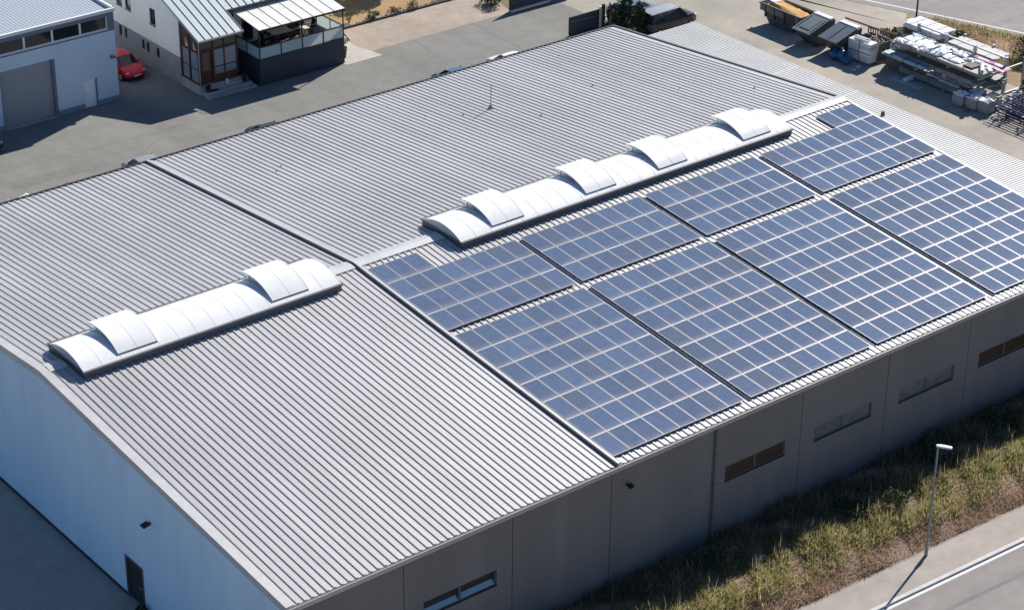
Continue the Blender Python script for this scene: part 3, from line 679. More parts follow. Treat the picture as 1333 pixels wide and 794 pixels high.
# ------------------------------------------------------------------ house
ho = thing('house', 'white rendered house with pale sheet-metal roof and brown timber porch', 'house', (21, 50, 0))
HX, HX1, HY0, HY1 = 15.6, 26.7, 44.3, 60.0
SL = .385; RY = 52.2
def hz(y): return 4.0 + (y - 41.72) * SL if y < RY else 4.0 + (RY - 41.72) * SL - (y - RY) * SL
sw = [(HY0, HY1)]
def side_wall(z0, zt, m, name, opens):
    o = MB(); ys = sorted(opens)
    cur = HY0
    def piece(y0, y1, za, zb):
        if zb == 'roof':
            pts = [(HX, y0, za), (HX, y1, za), (HX, y1, hz(y1) - .12)]
            if y0 < RY < y1: pts.append((HX, RY, hz(RY) - .12))
            pts.append((HX, y0, hz(y0) - .12))
        else: pts = [(HX, y0, za), (HX, y1, za), (HX, y1, zb), (HX, y0, zb)]
        o.ext(pts, (.3, 0, 0))
    for y0, y1, za, zb in ys:
        piece(cur, y0, z0, zt); piece(y0, y1, z0, za); piece(y0, y1, zb, zt); cur = y1
    piece(cur, HY1, z0, zt); return o.build(name, m, ho)
up_w = [(47.38, 48.15, 3.3, 4.5), (50.72, 51.5, 3.4, 4.75), (51.95, 52.75, 3.4, 4.75), (55.2, 56, 3.3, 4.6)]
lo_w = [(47.1, 47.5, 1.02, 1.74), (48.5, 48.85, 1.02, 1.74), (49.12, 49.5, 1.02, 1.74), (51.53, 51.85, 1.1, 1.88), (52.25, 52.65, 1.1, 1.88)]
side_wall(2.0, 'roof', 'render', 'upper_wall', up_w)
lw = side_wall(0, 1.998, 'render_low', 'base_wall', lo_w)
for y0, y1, za, zb in up_w + lo_w:
    t = .07
    w = MB().box(HX + .06, HX + .14, y0, y1, za, za + t).box(HX + .06, HX + .14, y0, y1, zb - t, zb).box(HX + .06, HX + .14, y0, y0 + t, za + t, zb - t).box(HX + .06, HX + .14, y1 - t, y1, za + t, zb - t).build('window', 'brown', ho)
    MB().box(HX + .1, HX + .12, y0 + t, y1 - t, za + t, zb - t).build('pane', 'glass', w)
    if zb > 3: MB().box(HX - .05, HX + .06, y0 - .04, y1 + .04, za - .05, za - .002).build('sill', 'brown', w)
MB().box(18.75, HX1, HY0, HY0 + .3, 0, 4.55).box(HX1 - .3, HX1, HY0 + .301, HY1, 0, 4.5).box(HX + .3, HX1 - .3, HY1 - .3, HY1, 0, 4.5).build('wall', 'render', ho)
for a, b in ((20.6, 21.5), (22.3, 23.2), (24.3, 25.6)):
    w = MB().box(a, b, HY0 - .04, HY0 - .002, 1.95, 4.0).build('terrace_door', 'wframe', ho)
    MB().box(a + .1, b - .1, HY0 - .06, HY0 - .041, 2.1, 3.9).build('pane', 'glass', w)
# roof slabs
def slab(mb, x0, x1, ya, yb, th=.1):
    mb.ext([(x0, ya, hz(ya)), (x0, yb, hz(yb)), (x0, yb, hz(yb) - th), (x0, ya, hz(ya) - th)], (x1 - x0, 0, 0))
r = MB(); slab(r, HX - .12, 19.12, 41.7, 43.8); slab(r, HX - .12, HX1 + .2, 43.801, RY); slab(r, HX - .12, HX1 + .2, RY + .001, HY1 + .3)
rf = r.build('roof', 'sheetroof', ho)
sm = MB(); x = HX - .09
while x < HX1 + .2:
    ya = 41.7 if x < 19.12 else 43.8
    sm.ext([(x, ya, hz(ya)), (x, RY, hz(RY)), (x, RY, hz(RY) + .05), (x, ya, hz(ya) + .05)], (.03, 0, 0)); x += .59
sm.build('seams', 'seam', rf)
MB().box(HX - .12, 19.12, 41.6, 41.7, 3.86, 3.97).build('porch_gutter', 'zinc', ho)
MB().box(19.14, HX1 + .2, 43.68, 43.795, 4.62, 4.76).build('eave_gutter', 'darksteel', ho)
# porch
PY = 41.9; pc = MB()
pc.box(HX + .02, 18.75, PY - .02, 44.28, 0, .66).build('porch_plinth', 'stone', ho)
tf = MB(); T = .14
def post(x, y, zt): tf.box(x, x + T, y, y + T, .66, zt)
for x in (HX + .02, 16.72, 18.6): post(x, PY, 3.88)
tf.box(HX + .02 + T, 16.72, PY, PY + T, 3.05, 3.2).box(16.72 + T, 18.6, PY, PY + T, 3.0, 3.15)
tf.box(HX + .02 + T, 16.72, PY, PY + T, 3.74, 3.88).box(16.72 + T, 18.6, PY, PY + T, 3.74, 3.88)
tf.box(16.72 + T, 18.6, PY, PY + T, .66, 1.2).box(17.62, 17.7, PY, PY + T, 1.2, 3.0).box(17.62, 17.7, PY, PY + T, 3.15, 3.74)
tf.box(16.72 + T, 17.62, PY + .02, PY + .08, 1.72, 1.79).box(17.7, 18.6, PY + .02, PY + .08, 1.72, 1.79)
# side of porch: full-height timber with glazed bays
for y in (43.05, 44.1): post(HX + .02, y, 3.95 + (y - PY) * SL - .12)
tf.box(HX + .02, HX + .02 + T, PY + T, 43.05, .66, .8).box(HX + .02, HX + .02 + T, 43.05 + T, 44.1, .66, .8)
tf.box(HX + .02, HX + .02 + T, PY + T, 43.05, 2.95, 3.08).box(HX + .02, HX + .02 + T, 43.05 + T, 44.1, 2.95, 3.08)
tf.box(HX + .06, HX + .1, PY + T, 43.05, 1.72, 1.79).box(HX + .06, HX + .1, 43.05 + T, 44.1, 1.72, 1.79)
tf.ext([(HX + .05, PY + T, 3.08), (HX + .05, 44.1, 3.08), (HX + .05, 44.1, hz(44.1) - .12), (HX + .05, PY + T, hz(PY + T) - .12)], (.08, 0, 0))
pf = tf.build('porch_frame', 'brown', ho)
M['porchglass'] = mat('pale_porch_glass', (.22, .29, .34), .12, spec=.8)
M['porchglass2'] = mat('dark_porch_glass', (.055, .045, .042), .12, spec=.8)
M['trilight'] = mat('cream_triangle_glass', (.62, .53, .43), .4)
def pane(x0, x1, y0, y1, z0, z1, m): MB().box(x0, x1, y0, y1, z0, z1).build('pane', m, pf)
for x0, x1 in ((16.86, 17.62), (17.7, 18.6)):
    pane(x0, x1, PY + .05, PY + .07, 1.2, 3.0, 'porchglass'); pane(x0, x1, PY + .05, PY + .07, 3.15, 3.74, 'porchglass2')
pane(15.76, 16.72, PY + .05, PY + .07, 3.2, 3.74, 'porchglass2')
for y0, y1 in ((PY + T, 43.05), (43.05 + T, 44.1)):
    pane(HX + .075, HX + .095, y0 + .04, y1 - .04, .8, 2.95, 'porchglass')
for y in (42.5, 43.5):
    MB().ext([(HX + .044, y + .1, 3.12), (HX + .044, y - .3, 3.12), (HX + .044, y + .1, 3.12 + .62)], (.005, 0, 0)).build('triangle_light', 'trilight', pf)
d = MB().box(15.78, 16.7, PY + .1, PY + .14, .68, 3.05).build('door', 'brown', ho)
MB().box(15.95, 16.5, PY + .085, PY + .099, 1.6, 2.9).build('pane', 'porchglass2', d)
MB().tube((16.6, PY + .04, 1.65), (16.6, PY + .1, 1.65), .03).build('handle', 'alu', d)
MB().tube((15.55, 41.72, .05), (15.55, 41.72, 3.86), .04, 8).build('downpipe', 'zinc', ho)
st = MB()
for k, (yf, z) in enumerate(((40.85, .17), (41.2, .34), (41.55, .51))): st.box(HX + .05, 19.45 - .1 * k, yf, PY - .021, max(0, z - .17), z)
st.box(HX + .05, 19.2, 41.7, PY - .022, .511, .655)
st.build('entrance_steps', 'stone', ho)

# terrace -----------------------------------------------------------
te = thing('terrace', 'raised dark-clad terrace with frosted glass balustrade and white canopy', 'terrace', (23.2, 42.5, 0))
TX0, TX1, TY0, TY1 = 19.78, 26.78, 40.8, 44.2
MB().box(TX0, TX0 + .08, TY0 + .08, TY1, 0, 1.88).box(TX0, TX1, TY0, TY0 + .08, 0, 1.9).box(TX1 - .08, TX1, TY0 + .08, TY1, 0, 1.88).build('cladding', 'terrace', te)
MB().box(TX0 + .08, TX1 - .08, TY0 + .08, TY1, 1.74, 1.86).build('deck', 'deck', te)
ps = MB()
fxs = [TX0, 21.53, 23.28, 25.03, TX1 - .07]
def canz(y): return 4.08 + (y - TY0) * .12
for k, x in enumerate(fxs): ps.box(x, x + .07, TY0 + .002, TY0 + .075, 1.9, canz(TY0) if k in (0, 2, 4) else 2.75)
for x in (TX0, TX1 - .07):
    for y in (42.4, 44.1): ps.box(x, x + .07, y, y + .07, 1.88, canz(y) if y > 43 else 2.75)
pst = ps.build('posts', 'darksteel', te)
MB().box(TX0, TX1, TY0 - .01, TY0 + .08, 2.75, 2.81).box(TX0 - .01, TX0 + .08, TY0 + .081, TY1, 2.75, 2.81).box(TX1 - .08, TX1 + .01, TY0 + .081, TY1, 2.75, 2.81).build('handrail', 'darksteel', te)
for k in range(4): MB().box(fxs[k] + .08, fxs[k + 1] - .01, TY0 + .03, TY0 + .05, 1.95, 2.72).build('glass_panel', 'film' if k > 1 else 'frost', te)
for x in (TX0 + .025, TX1 - .045):
    for y0, y1 in ((TY0 + .09, 42.38), (42.49, 44.08)): MB().box(x, x + .02, y0, y1, 1.93, 2.72).build('glass_panel', 'film' if x > 22 else 'frost', te)
for k in (0,):
    cn = MB().ext([(TX0 - .02, TY0 - .12, canz(TY0 - .12)), (TX0 - .02, TY1 - .15, canz(TY1 - .15)), (TX0 - .02, TY1 - .15, canz(TY1 - .15) + .04), (TX0 - .02, TY0 - .12, canz(TY0 - .12) + .04)], (TX1 - TX0 + .06, 0, 0)).build('canopy', 'canopy', te)
    sm = MB()
    for i in range(1, 8):
        x = TX0 + i * (TX1 - TX0) / 8
        sm.ext([(x, TY0 - .12, canz(TY0 - .12) + .041), (x, TY1 - .15, canz(TY1 - .15) + .041), (x, TY1 - .15, canz(TY1 - .15) + .07), (x, TY0 - .12, canz(TY0 - .12) + .07)], (.035, 0, 0))
    sm.build('canopy_bars', 'zinc', cn)
    MB().box(TX0 - .03, TX1 + .05, TY0 - .16, TY0 - .122, 3.98, 4.1).build('canopy_edge', 'darksteel', cn)

def table(label, x, y, w, dth, z=1.86):
    t = thing('garden_table', label, 'table', (x, y, z))
    MB().box(x - w / 2, x + w / 2, y - dth / 2, y + dth / 2, z + .7, z + .74).build('tabletop', 'cloth', t)
    for sx in (-1, 1):
        for sy in (-1, 1): MB().box(x + sx * (w / 2 - .1) - .03, x + sx * (w / 2 - .1) + .03, y + sy * (dth / 2 - .1) - .03, y + sy * (dth / 2 - .1) + .03, z, z + .7).build('leg', 'darksteel', t)
table('long tan-topped garden table under the white terrace canopy', 22.95, 43.1, 1.5, 1.0)
table('small tan-topped side table at the open end of the terrace', 24.6, 42.6, .7, .6)
ch = thing('garden_chair', 'x', 'chair', (0, 0, 0))
MB().box(-.24, .24, -.24, .24, .42, .46).build('seat', 'black', ch)
MB().ext([(-.24, .22, .46), (-.24, .26, .46), (-.24, .36, .98), (-.24, .32, .98)], (.48, 0, 0)).build('backrest', 'black', ch)
for sx in (-1, 1):
    MB().tube((sx * .22, -.22, 0), (sx * .22, -.22, .64), .016, 6).tube((sx * .22, -.22, .64), (sx * .22, .26, .64), .016, 6).build('armrest', 'alu', ch)
    MB().tube((sx * .22, .24, 0), (sx * .22, .24, .46), .016, 6).build('leg', 'alu', ch)
spots = [(22.5, 42.35, PI, 'black garden chair in front of the long table, nearest the porch'), (23.3, 42.3, PI + .15, 'black garden chair in front of the long table, beside the canopy post'), (21.75, 43.1, PI / 2, 'black garden chair at the porch end of the long table'),
         (22.5, 43.85, 0, 'black garden chair behind the long table nearest the porch'), (23.4, 43.85, .1, 'black garden chair behind the long table nearest the small table'), (21.0, 42.2, PI / 2 + .6, 'black garden chair standing alone in the porch corner of the terrace'),
         (24.5, 41.9, PI + .3, 'black garden chair in front of the small terrace table'), (25.5, 43.1, -PI / 2, 'black garden chair at the open end of the terrace'), (25.2, 43.7, -.3, 'black garden chair by the house wall at the open end of the terrace')]
for i, (x, y, a, lb) in enumerate(spots):
    if i == 0: ch.location = (x, y, 1.86); ch.rotation_euler = (0, 0, a); ch['label'] = lb; ch['group'] = 'chairs on the terrace'
    else: dup(ch, (x, y, 1.86), a, lb, 'chairs on the terrace')

# ------------------------------------------------------------------ plants
def leaves(name, clumps, n, size, m, parent, seed, local=False):
    """leaf faces spread through ellipsoid clumps [(cx,cy,cz,rx,ry,rz)]"""
    r = np.random.default_rng(seed); vol = np.array([c[3] * c[4] * c[5] for c in clumps]) ** .75; pr = vol / vol.sum()
    idx = r.choice(len(clumps), n, p=pr); cl = np.array(clumps)[idx]
    d = r.normal(size=(n, 3)); d /= np.linalg.norm(d, axis=1)[:, None]; rad = r.uniform(.35, 1.05, n) ** .6
    P = cl[:, :3] + d * cl[:, 3:] * rad[:, None]
    a = r.normal(size=(n, 3)); a /= np.linalg.norm(a, axis=1)[:, None]; b = np.cross(a, r.normal(size=(n, 3))); b /= np.linalg.norm(b, axis=1)[:, None] + 1e-9
    s = size * r.uniform(.5, 1.3, n)[:, None]
    V = np.stack([P - a * s, P + b * s * .6, P + a * s, P - b * s * .6], 1).reshape(-1, 3)
    mb = MB(); mb.v = [tuple(v) for v in V]; mb.f = [tuple(range(4 * i, 4 * i + 4)) for i in range(n)]
    return mb.build(name, m, parent)
def bush(name, label, cat, x, y, h, w, m='leaf', n=500, size=.09, group=None, z=0, seed=None, stem=True):
    seed = seed if seed is not None else int(x * 31 + y * 17) % 9999; rr_ = random.Random(seed)
    t = thing(name, label, cat, (x, y, z), 0, group)
    cl = [(x + rr_.uniform(-.45, .45) * w, y + rr_.uniform(-.45, .45) * w, z + h * rr_.uniform(.35, .8), w * rr_.uniform(.22, .42), w * rr_.uniform(.22, .42), h * rr_.uniform(.18, .32)) for _ in range(8)]
    leaves('foliage', cl, n, size, m, t, seed)
    if stem:
        s = MB()
        for c in cl[:5]: s.tube((x + rr_.uniform(-.05, .05), y, z - .02), c[:3], .02, 5, .008)
        s.build('stem', 'bark', t)
    return t
def conifer(label, x, y, h, w, m, seed):
    t = thing('conifer', label, 'conifer', (x, y, 0), 0, 'conifers by the open gate'); rr_ = random.Random(seed)
    cl = []
    for k in range(16):
        f = k / 15; z = .15 * h + f * h * .8; rad = w * .5 * (1 - f) ** .6 + .06
        for q in range(3): a = rr_.uniform(0, 2 * PI); cl.append((x + math.cos(a) * rad * .5, y + math.sin(a) * rad * .5, z, rad * .6, rad * .6, h * .07))
    leaves('crown', cl, 2600, .085, m, t, seed)
    MB().tube((x, y, 0), (x, y, h * .9), .07, 7, .015).build('trunk', 'bark', t)
conifer('tall dark green conifer between hall corner and parked cars', 46.6, 33.7, 3.9, 1.9, 'leaf_dark', 3)
conifer('shorter mid-green conifer touching the black car', 46.9, 32.4, 2.6, 1.6, 'leaf', 5)
bush('shrub', 'reddish-brown shrub between gate post and tall conifer', 'shrub', 46.2, 35.0, 1.7, .8, 'leaf_autumn', 500, .07)
# plants along the driveway edge
kb = MB()
for i in range(46):
    x = 30.3 + i * .29; kb.blob((x, 46.35 + random.uniform(-.05, .2), .06), (random.uniform(.08, .17), random.uniform(.08, .14), random.uniform(.07, .14)), i, 6, 4, .3)
tag(kb.build('rock_border', 'stone'), 'row of pale stones edging the dry lawn by the driveway', 'rock border')
MB().box(30.1, 43.7, 46.1, 46.22, -.05, .12).build('lawn_kerb', 'darksteel')['kind'] = 'structure'
pl_list = [(31.4, 46.9, 1.15, .55, 'leaf_light', 'slim yellowish sapling on the dry lawn nearest the terrace'), (33.6, 46.75, .55, .7, 'leaf_light', 'pale low plant in the stone border, second from the terrace'), (32.9, 46.5, .4, .6, 'leaf', 'dark low plant close to the driveway kerb beside the sapling'),
           (35.3, 46.6, .45, .8, 'leaf_autumn', 'reddish low plant in the stone border'), (37.0, 46.7, .6, .9, 'leaf', 'round dark green plant in the middle of the stone border'), (40.0, 46.8, .65, .8, 'leaf', 'green plant at the far part of the stone border'), (41.2, 46.7, .4, .5, 'leaf_autumn', 'small brown plant at the far end of the stone border')]
for i, (x, y, h, w, m, lb) in enumerate(pl_list): bush('border_plant', lb, 'plant', x, y, h, w, m, 260, .06, 'plants along the stone border', seed=40 + i)
bush('shrub', 'dark spreading shrub beside the grey panel fence', 'shrub', 42.4, 43.3, .8, 1.9, 'leaf_dark', 900, .09)
def tree(label, x, y, h, w, seed):
    t = thing('tree', label, 'tree', (x, y, 0)); rr_ = random.Random(seed)
    cl = [(x + rr_.uniform(-.5, .5) * w, y + rr_.uniform(-.5, .5) * w, h * rr_.uniform(.45, .92), w * .24, w * .24, h * .13) for _ in range(16)]
    leaves('crown', cl, 5000, .16, 'leaf', t, seed); s = MB().tube((x, y, 0), (x, y, h * .5), .16, 8, .1)
    for c in cl[:8]: s.tube((x, y, h * .42), c[:3], .07, 6, .02)
    s.build('trunk', 'bark', t)
tree('broad leafy tree on the dry lawn casting shade beside the house', 38.2, 53.0, 6.0, 4.6, 8)
# pots
def pot(name, label, x, y, z, r, h, ph, pw, m, pm='pot'):
    t = thing(name, label, 'potted plant', (x, y, z))
    MB().lathe([(r * .75, 0), (r, h * .9), (r * 1.08, h * .9), (r * 1.08, h), (r * .9, h), (r * .85, h * .9)], (x, y, z), 12).build('pot', pm, t, smooth=True)
    rr_ = random.Random(int(x * 7)); cl = [(x + rr_.uniform(-.3, .3) * pw, y + rr_.uniform(-.3, .3) * pw, z + h + ph * rr_.uniform(.2, .8), pw * .35, pw * .35, ph * .28) for _ in range(6)]
    leaves('foliage', cl, 260, .06, m, t, int(x * 5))
pot('potted_plant', 'leafy plant in a tall dark red pot at the terrace corner', 27.25, 41.7, .006, .3, .75, .7, .7, 'leaf')
pot('potted_plant', 'dark potted plant at the left end of the entrance steps', 15.95, 41.4, .51 - .17, .17, .28, .25, .35, 'leaf_autumn')
pot('potted_plant', 'small green potted plant at the terrace end of the steps', 18.9, 41.45, .51 - .17, .16, .25, .35, .4, 'leaf')
pot('potted_plant', 'small green plant in a pot on the terrace corner by the canopy post', 26.3, 41.4, 1.86, .16, .3, .4, .4, 'leaf')
la = thing('lantern', 'small white lantern standing on the porch step under the window', 'lantern', (17.6, 41.62, .51))
MB().lathe([(.1, 0), (.1, .04), (.09, .05), (.09, .25), (.11, .27), (.03, .36)], (17.6, 41.62, .51), 10).build('housing', 'white', la, smooth=True)
MB().tube((17.6, 41.62, .86), (17.6, 41.62, .93), .02, 6).build('ring', 'darksteel', la)
mt = MB().box(16.1, 16.75, 41.25, 41.5, .34, .36).blob((16.4, 41.38, .38), (.28, .1, .06), 3, 8, 5); tag(mt.build('doormat', 'black'), 'dark rolled doormat on the porch steps', 'doormat')

# ------------------------------------------------------------------ fences, gates, manhole
gt = thing('metal_gate', 'low anthracite swing gate standing open near the hall corner', 'gate', (42.6, 35.15, 0))
MB().box(42.68, 45.35, 35.13, 35.19, .08, 1.36).build('boards', 'gate', gt)
MB().box(42.6, 42.68, 35.1, 35.2, .05, 1.42).box(45.35, 45.43, 35.1, 35.2, .05, 1.42).box(42.68, 45.35, 35.1, 35.2, 1.361, 1.42).box(42.68, 45.35, 35.1, 35.2, .02, .079).build('frame', 'darksteel', gt)
br = MB(); br.tube((42.7, 35.1, 1.1), (45.3, 35.1, .95), .02, 6); br.build('brace', 'zinc', gt)
tag(MB().box(45.5, 45.63, 35.08, 35.22, 0, 1.6).build('gate_post', 'white'), 'white gate post next to the open anthracite gate', 'post')
tag(MB().box(45.78, 45.98, 35.08, 35.26, 0, 1.7).build('gate_post', 'darksteel'), 'dark gate post between white post and brown shrub', 'post')
fe = thing('panel_fence', 'anthracite panel fence standing at the end of the paved driveway', 'fence', (45, 41.65, 0))
MB().box(42.35, 49, 41.62, 41.68, .06, 1.7).build('boards', 'gate', fe)
for x in (42.26, 45.6, 49): MB().box(x, x + .09, 41.6, 41.7, 0, 1.75).build('post', 'darksteel', fe)
MB().box(42.26, 49, 41.5, 41.62, 0, .12).build('base_strip', 'kerb', fe)
tag(MB().lathe([(.38, 0), (.38, .012), (.3, .014)], (14.36, 39.35, -.007), 20).build('manhole_cover', 'bluestone'), 'round iron manhole cover in the asphalt before the porch', 'manhole cover')

# ------------------------------------------------------------------ cars
def make_car(name, label, paint, L=4.1, Wd=1.74, Hh=1.46, roofm=None, glassm='carglass', cab=(-1.75, -1.25, .35, 1.05), group=None, suv=False):
    t = thing(name, label, 'car'); h = Wd / 2; belt = .92 if not suv else 1.05; l2 = L / 2
    def ring(x, w, zl, zt, cr): return [(x, -w * .86, zl), (x, -w, zl + .14), (x, -w * 1.0, zt * .72), (x, -w * .93, zt), (x, -w * .5, zt + cr), (x, w * .5, zt + cr), (x, w * .93, zt), (x, w * 1.0, zt * .72), (x, w, zl + .14), (x, w * .86, zl)]
    hood = .78 if not suv else .95
    B = MB().loft([ring(-l2, h * .72, .34, .72, .02), ring(-l2 + .08, h * .9, .26, belt - .06, .02), ring(-l2 + .4, h, .2, belt, .02), ring(-.6, h, .2, belt, .02), ring(.7, h, .2, belt - .02, .02),
                   ring(cab[3] + .1, h * .985, .2, belt - .04, .03), ring(l2 - .55, h * .95, .22, hood + .02, .04), ring(l2 - .15, h * .85, .26, hood - .1, .03), ring(l2, h * .66, .34, .56, .02)])
    body = B.build('body', paint, t, smooth=True, local=True, angle=50)
    x0, x1, x2, x3 = cab; zr_ = Hh - .05; wt = h * .74; wb = h * .93
    # glazed cabin and roof skin
    def cr(x, w, z): return [(x, -w, z), (x, w, z)]
    lo = [(x0, wb, belt - .02), (x3, wb, belt - .04)]
    G = MB(); b0, b1, r0, r1 = (x0, belt), (x3, belt - .02), (x1, zr_), (x2, zr_)
    V = [(x0, -wb, belt), (x3, -wb * .97, belt - .02), (x3, wb * .97, belt - .02), (x0, wb, belt), (x1, -wt, zr_), (x2, -wt, zr_), (x2, wt, zr_), (x1, wt, zr_)]
    ws = MB().add([V[1], V[2], V[6], V[5]], [(0, 1, 2, 3)]); ws.build('windscreen', glassm, t, local=True)
    MB().add([V[3], V[0], V[4], V[7]], [(0, 1, 2, 3)]).build('rear_window', 'carglass', t, local=True)
    MB().add([V[0], V[1], V[5], V[4]], [(0, 1, 2, 3)]).build('side_window', 'carglass', t, local=True)
    MB().add([V[2], V[3], V[7], V[6]], [(0, 1, 2, 3)]).build('side_window', 'carglass', t, local=True)
    R = MB().loft([[(x1 - .12, -wt * .9, zr_ - .03), (x1 - .12, 0, zr_ + .01), (x1 - .12, wt * .9, zr_ - .03)], [(x1 + .15, -wt, zr_ + .012), (x1 + .15, 0, zr_ + .05), (x1 + .15, wt, zr_ + .012)], [(x2 - .2, -wt, zr_ + .012), (x2 - .2, 0, zr_ + .05), (x2 - .2, wt, zr_ + .012)], [(x2 + .05, -wt * .96, zr_ - .02), (x2 + .05, 0, zr_ + .015), (x2 + .05, wt * .96, zr_ - .02)]], closed=False, caps=False)
    R.build('roof', roofm or paint, t, smooth=True, local=True)
    for s in (-1, 1):
        for a, b in (((x3, s * wb * .97, belt - .02), (x2, s * wt, zr_)), ((x0, s * wb, belt), (x1, s * wt, zr_)), (((x0 + x3) / 2 - .1, s * wb, belt), ((x1 + x2) / 2 - .1, s * wt, zr_))): MB().tube(a, b, .045, 6).build('pillar', paint, t, local=True)
    for s in (-1, 1):
        for wx_ in (-l2 + .78, l2 - .82):
            w = MB().tube((wx_, s * (h - .2), .31), (wx_, s * (h + .01), .31), .31, 18).build('wheel', 'rubber', t, smooth=True, local=True)
            MB().tube((wx_, s * (h + .005), .31), (wx_, s * (h + .025), .31), .2, 12).build('rim', 'alu', w, local=True)
        MB().blob((l2 - .26, s * h * .7, hood - .13), (.16, .17, .07), 1, 8, 5, 0).build('headlight', 'lens', t, smooth=True, local=True)
        MB().blob((x3 - .25, s * (h + .09), belt + .06), (.09, .12, .07), 2, 8, 5, 0).build('wing_mirror', paint, t, smooth=True, local=True)
        MB().box(-l2 + .0, -l2 + .12, s * h * .62 - .12, s * h * .62 + .12, .62, .78).build('tail_light', 'strap', t, local=True)
    MB().box(l2 - .02, l2 + .012, -.26, .26, .42, .53).build('number_plate', 'white', t, local=True)
    MB().box(l2 - .12, l2 + .005, -h * .55, h * .55, .29, .38).build('grille', 'black', t, local=True)
    if suv:
        for s in (-1, 1): MB().tube((x1 + .1, s * (wt - .03), zr_ + .09), (x2 - .1, s * (wt - .03), zr_ + .09), .025, 6).build('roof_rail', 'lens', t, local=True)
    return t
def put(o, x, y, rz): o.location = (x, y, -.008); o.rotation_euler = (0, 0, rz); return o
put(make_car('parked_car', 'red hatchback parked in the shade between workshop and white house', 'red'), 13.45, 48.7, -PI / 2 + .03)
put(make_car('parked_car', 'black estate car with pale grey roof beside the conifers', 'blackpaint', L=4.75, Wd=1.86, Hh=1.74, roofm='vanroof', cab=(-2.2, -1.95, .55, 1.3), suv=True), 49.3, 32.0, .02)
put(make_car('parked_car', 'blue-grey car parked beyond the black estate car', 'bluepaint', L=4.3, cab=(-1.85, -1.4, .3, 1.05), glassm='carglass_light'), 48.7, 34.9, .04)
put(make_car('parked_car', 'black car mostly cut off by the left edge of the picture', 'blackpaint', L=4.3), -1.35, 42.2, .15)
cs = [(5.85, 30.6, 'silverpaint', 'dark-rimmed silver car peeking over the rear eave at the roof seam', 'carglass_light', 1.5), (14.85, 30.3, 'darkgreypaint', 'dark grey car barely showing above the rear eave before the porch', 'carglass', 1.45),
      (30.15, 30.4, 'bluepaint', 'pale blue windscreened car peeking over the rear eave before the driveway', 'carglass_light', 1.5), (34.85, 30.3, 'whitepaint', 'white car roof peeking over the rear eave beside the pale windscreen car', 'carglass', 1.5)]
for x, y, p, lb, gm, hh in cs: put(make_car('parked_car', lb, p, Hh=hh, glassm=gm), x, y + 1.85, PI / 2)
def sack(name, label, cat, x, y, r, m, seed, z=0, group=None):
    s = thing(name, label, cat, (x, y, z), 0, group)
    MB().blob((x, y, z + r[2] * .95), r, seed, 12, 8, .16).build('bag', m, s, smooth=True, angle=60)
    MB().lathe([(.03, 0), (.09, .05), (.03, .1), (.1, .18)], (x, y, z + r[2] * 1.85), 8).build('knot', m, s)
sack('rubble_sack', 'white sack behind the rear eave at the left, larger one', 'sack', -2.2, 33.0, (.75, .6, .5), 'wrap', 4)
sack('rubble_sack', 'small cream sack left of the larger white sack by the rear eave', 'sack', -3.0, 33.9, (.35, .3, .22), 'bigbag', 5)
bo = thing('foil_bundle', 'flat white foil bundle just above the rear eave right of the sacks', 'bundle', (1.2, 33.9, 0))
MB().blob((1.2, 33.8, .2), (1.1, .5, .22), 9, 12, 6, .12).build('foil', 'wrap', bo, smooth=True, angle=60); MB().box(1.15, 1.22, 33.3, 34.3, .02, .43).build('band', 'strap', bo)
dp = thing('plant_tub', 'dark tub with a small plant next to the gable door', 'potted plant', (-18.15, -7.75, 0))
MB().lathe([(.2, 0), (.26, .32), (.29, .32), (.29, .36), (.24, .36), (.22, .3)], (-18.15, -7.75, 0), 12).build('pot', 'pot', dp, smooth=True)
leaves('foliage', [(-18.15, -7.75, .48, .22, .22, .15)], 160, .06, 'leaf_dark', dp, 77)

# ------------------------------------------------------------------ storage yard
sk1 = thing('skip', 'open grey skip heaped with orange sand', 'skip', (56.6, 26.6, 0))
def skip_body(mb, x0, x1, yb0, yb1, yt0, yt1, z0, z1, xt=.35, th=.06):
    o = [(x0 + xt * 0.5, yb0, z0), (x1 - .1, yb0, z0), (x1 - .1, yb1, z0), (x0 + xt * .5, yb1, z0), (x0, yt0, z1), (x1, yt0, z1), (x1, yt1, z1), (x0, yt1, z1)]
    i = [(p[0] + (th if k in (0, 3, 4, 7) else -th), p[1] + (th if k in (0, 1, 4, 5) else -th), p[2] + (th if k < 4 else 0)) for k, p in enumerate(o)]
    fo = [(3, 2, 1, 0), (0, 1, 5, 4), (1, 2, 6, 5), (2, 3, 7, 6), (3, 0, 4, 7)]
    fi = [tuple(k + 8 for k in reversed(f)) for f in fo]; rim = [(4, 5, 13, 12), (5, 6, 14, 13), (6, 7, 15, 14), (7, 4, 12, 15)]
    return mb.add(o + i, fo + fi + rim)
skip_body(MB(), 55.75, 57.5, 25.75, 28.1, 24.75, 29.0, .03, 1.5).build('tub', 'skip', sk1)
fr = MB()
for y in (25.4, 26.4, 27.4, 28.3): fr.box(55.68, 55.8, y, y + .1, .55, 1.5)
fr.box(55.68, 55.76, 24.75, 29.0, 1.42, 1.52).box(57.5, 57.56, 24.75, 29.0, 1.42, 1.52)
fr.build('ribs', 'skip', sk1)
lbm = MB(); 
for a, b in ((24.95, 25.35), (26.52, 27.35), (27.52, 28.25), (28.42, 28.9)): lbm.box(55.7, 55.745, a, b, .95, 1.4)
lbm.build('side_plates', 'skiprust', sk1)
sd = thing('sand_heap', 'heap of orange sand filling the open grey skip', 'sand', (56.6, 26.8, .8)); 
hv = []; hf = []; nn, mm_ = 9, 15
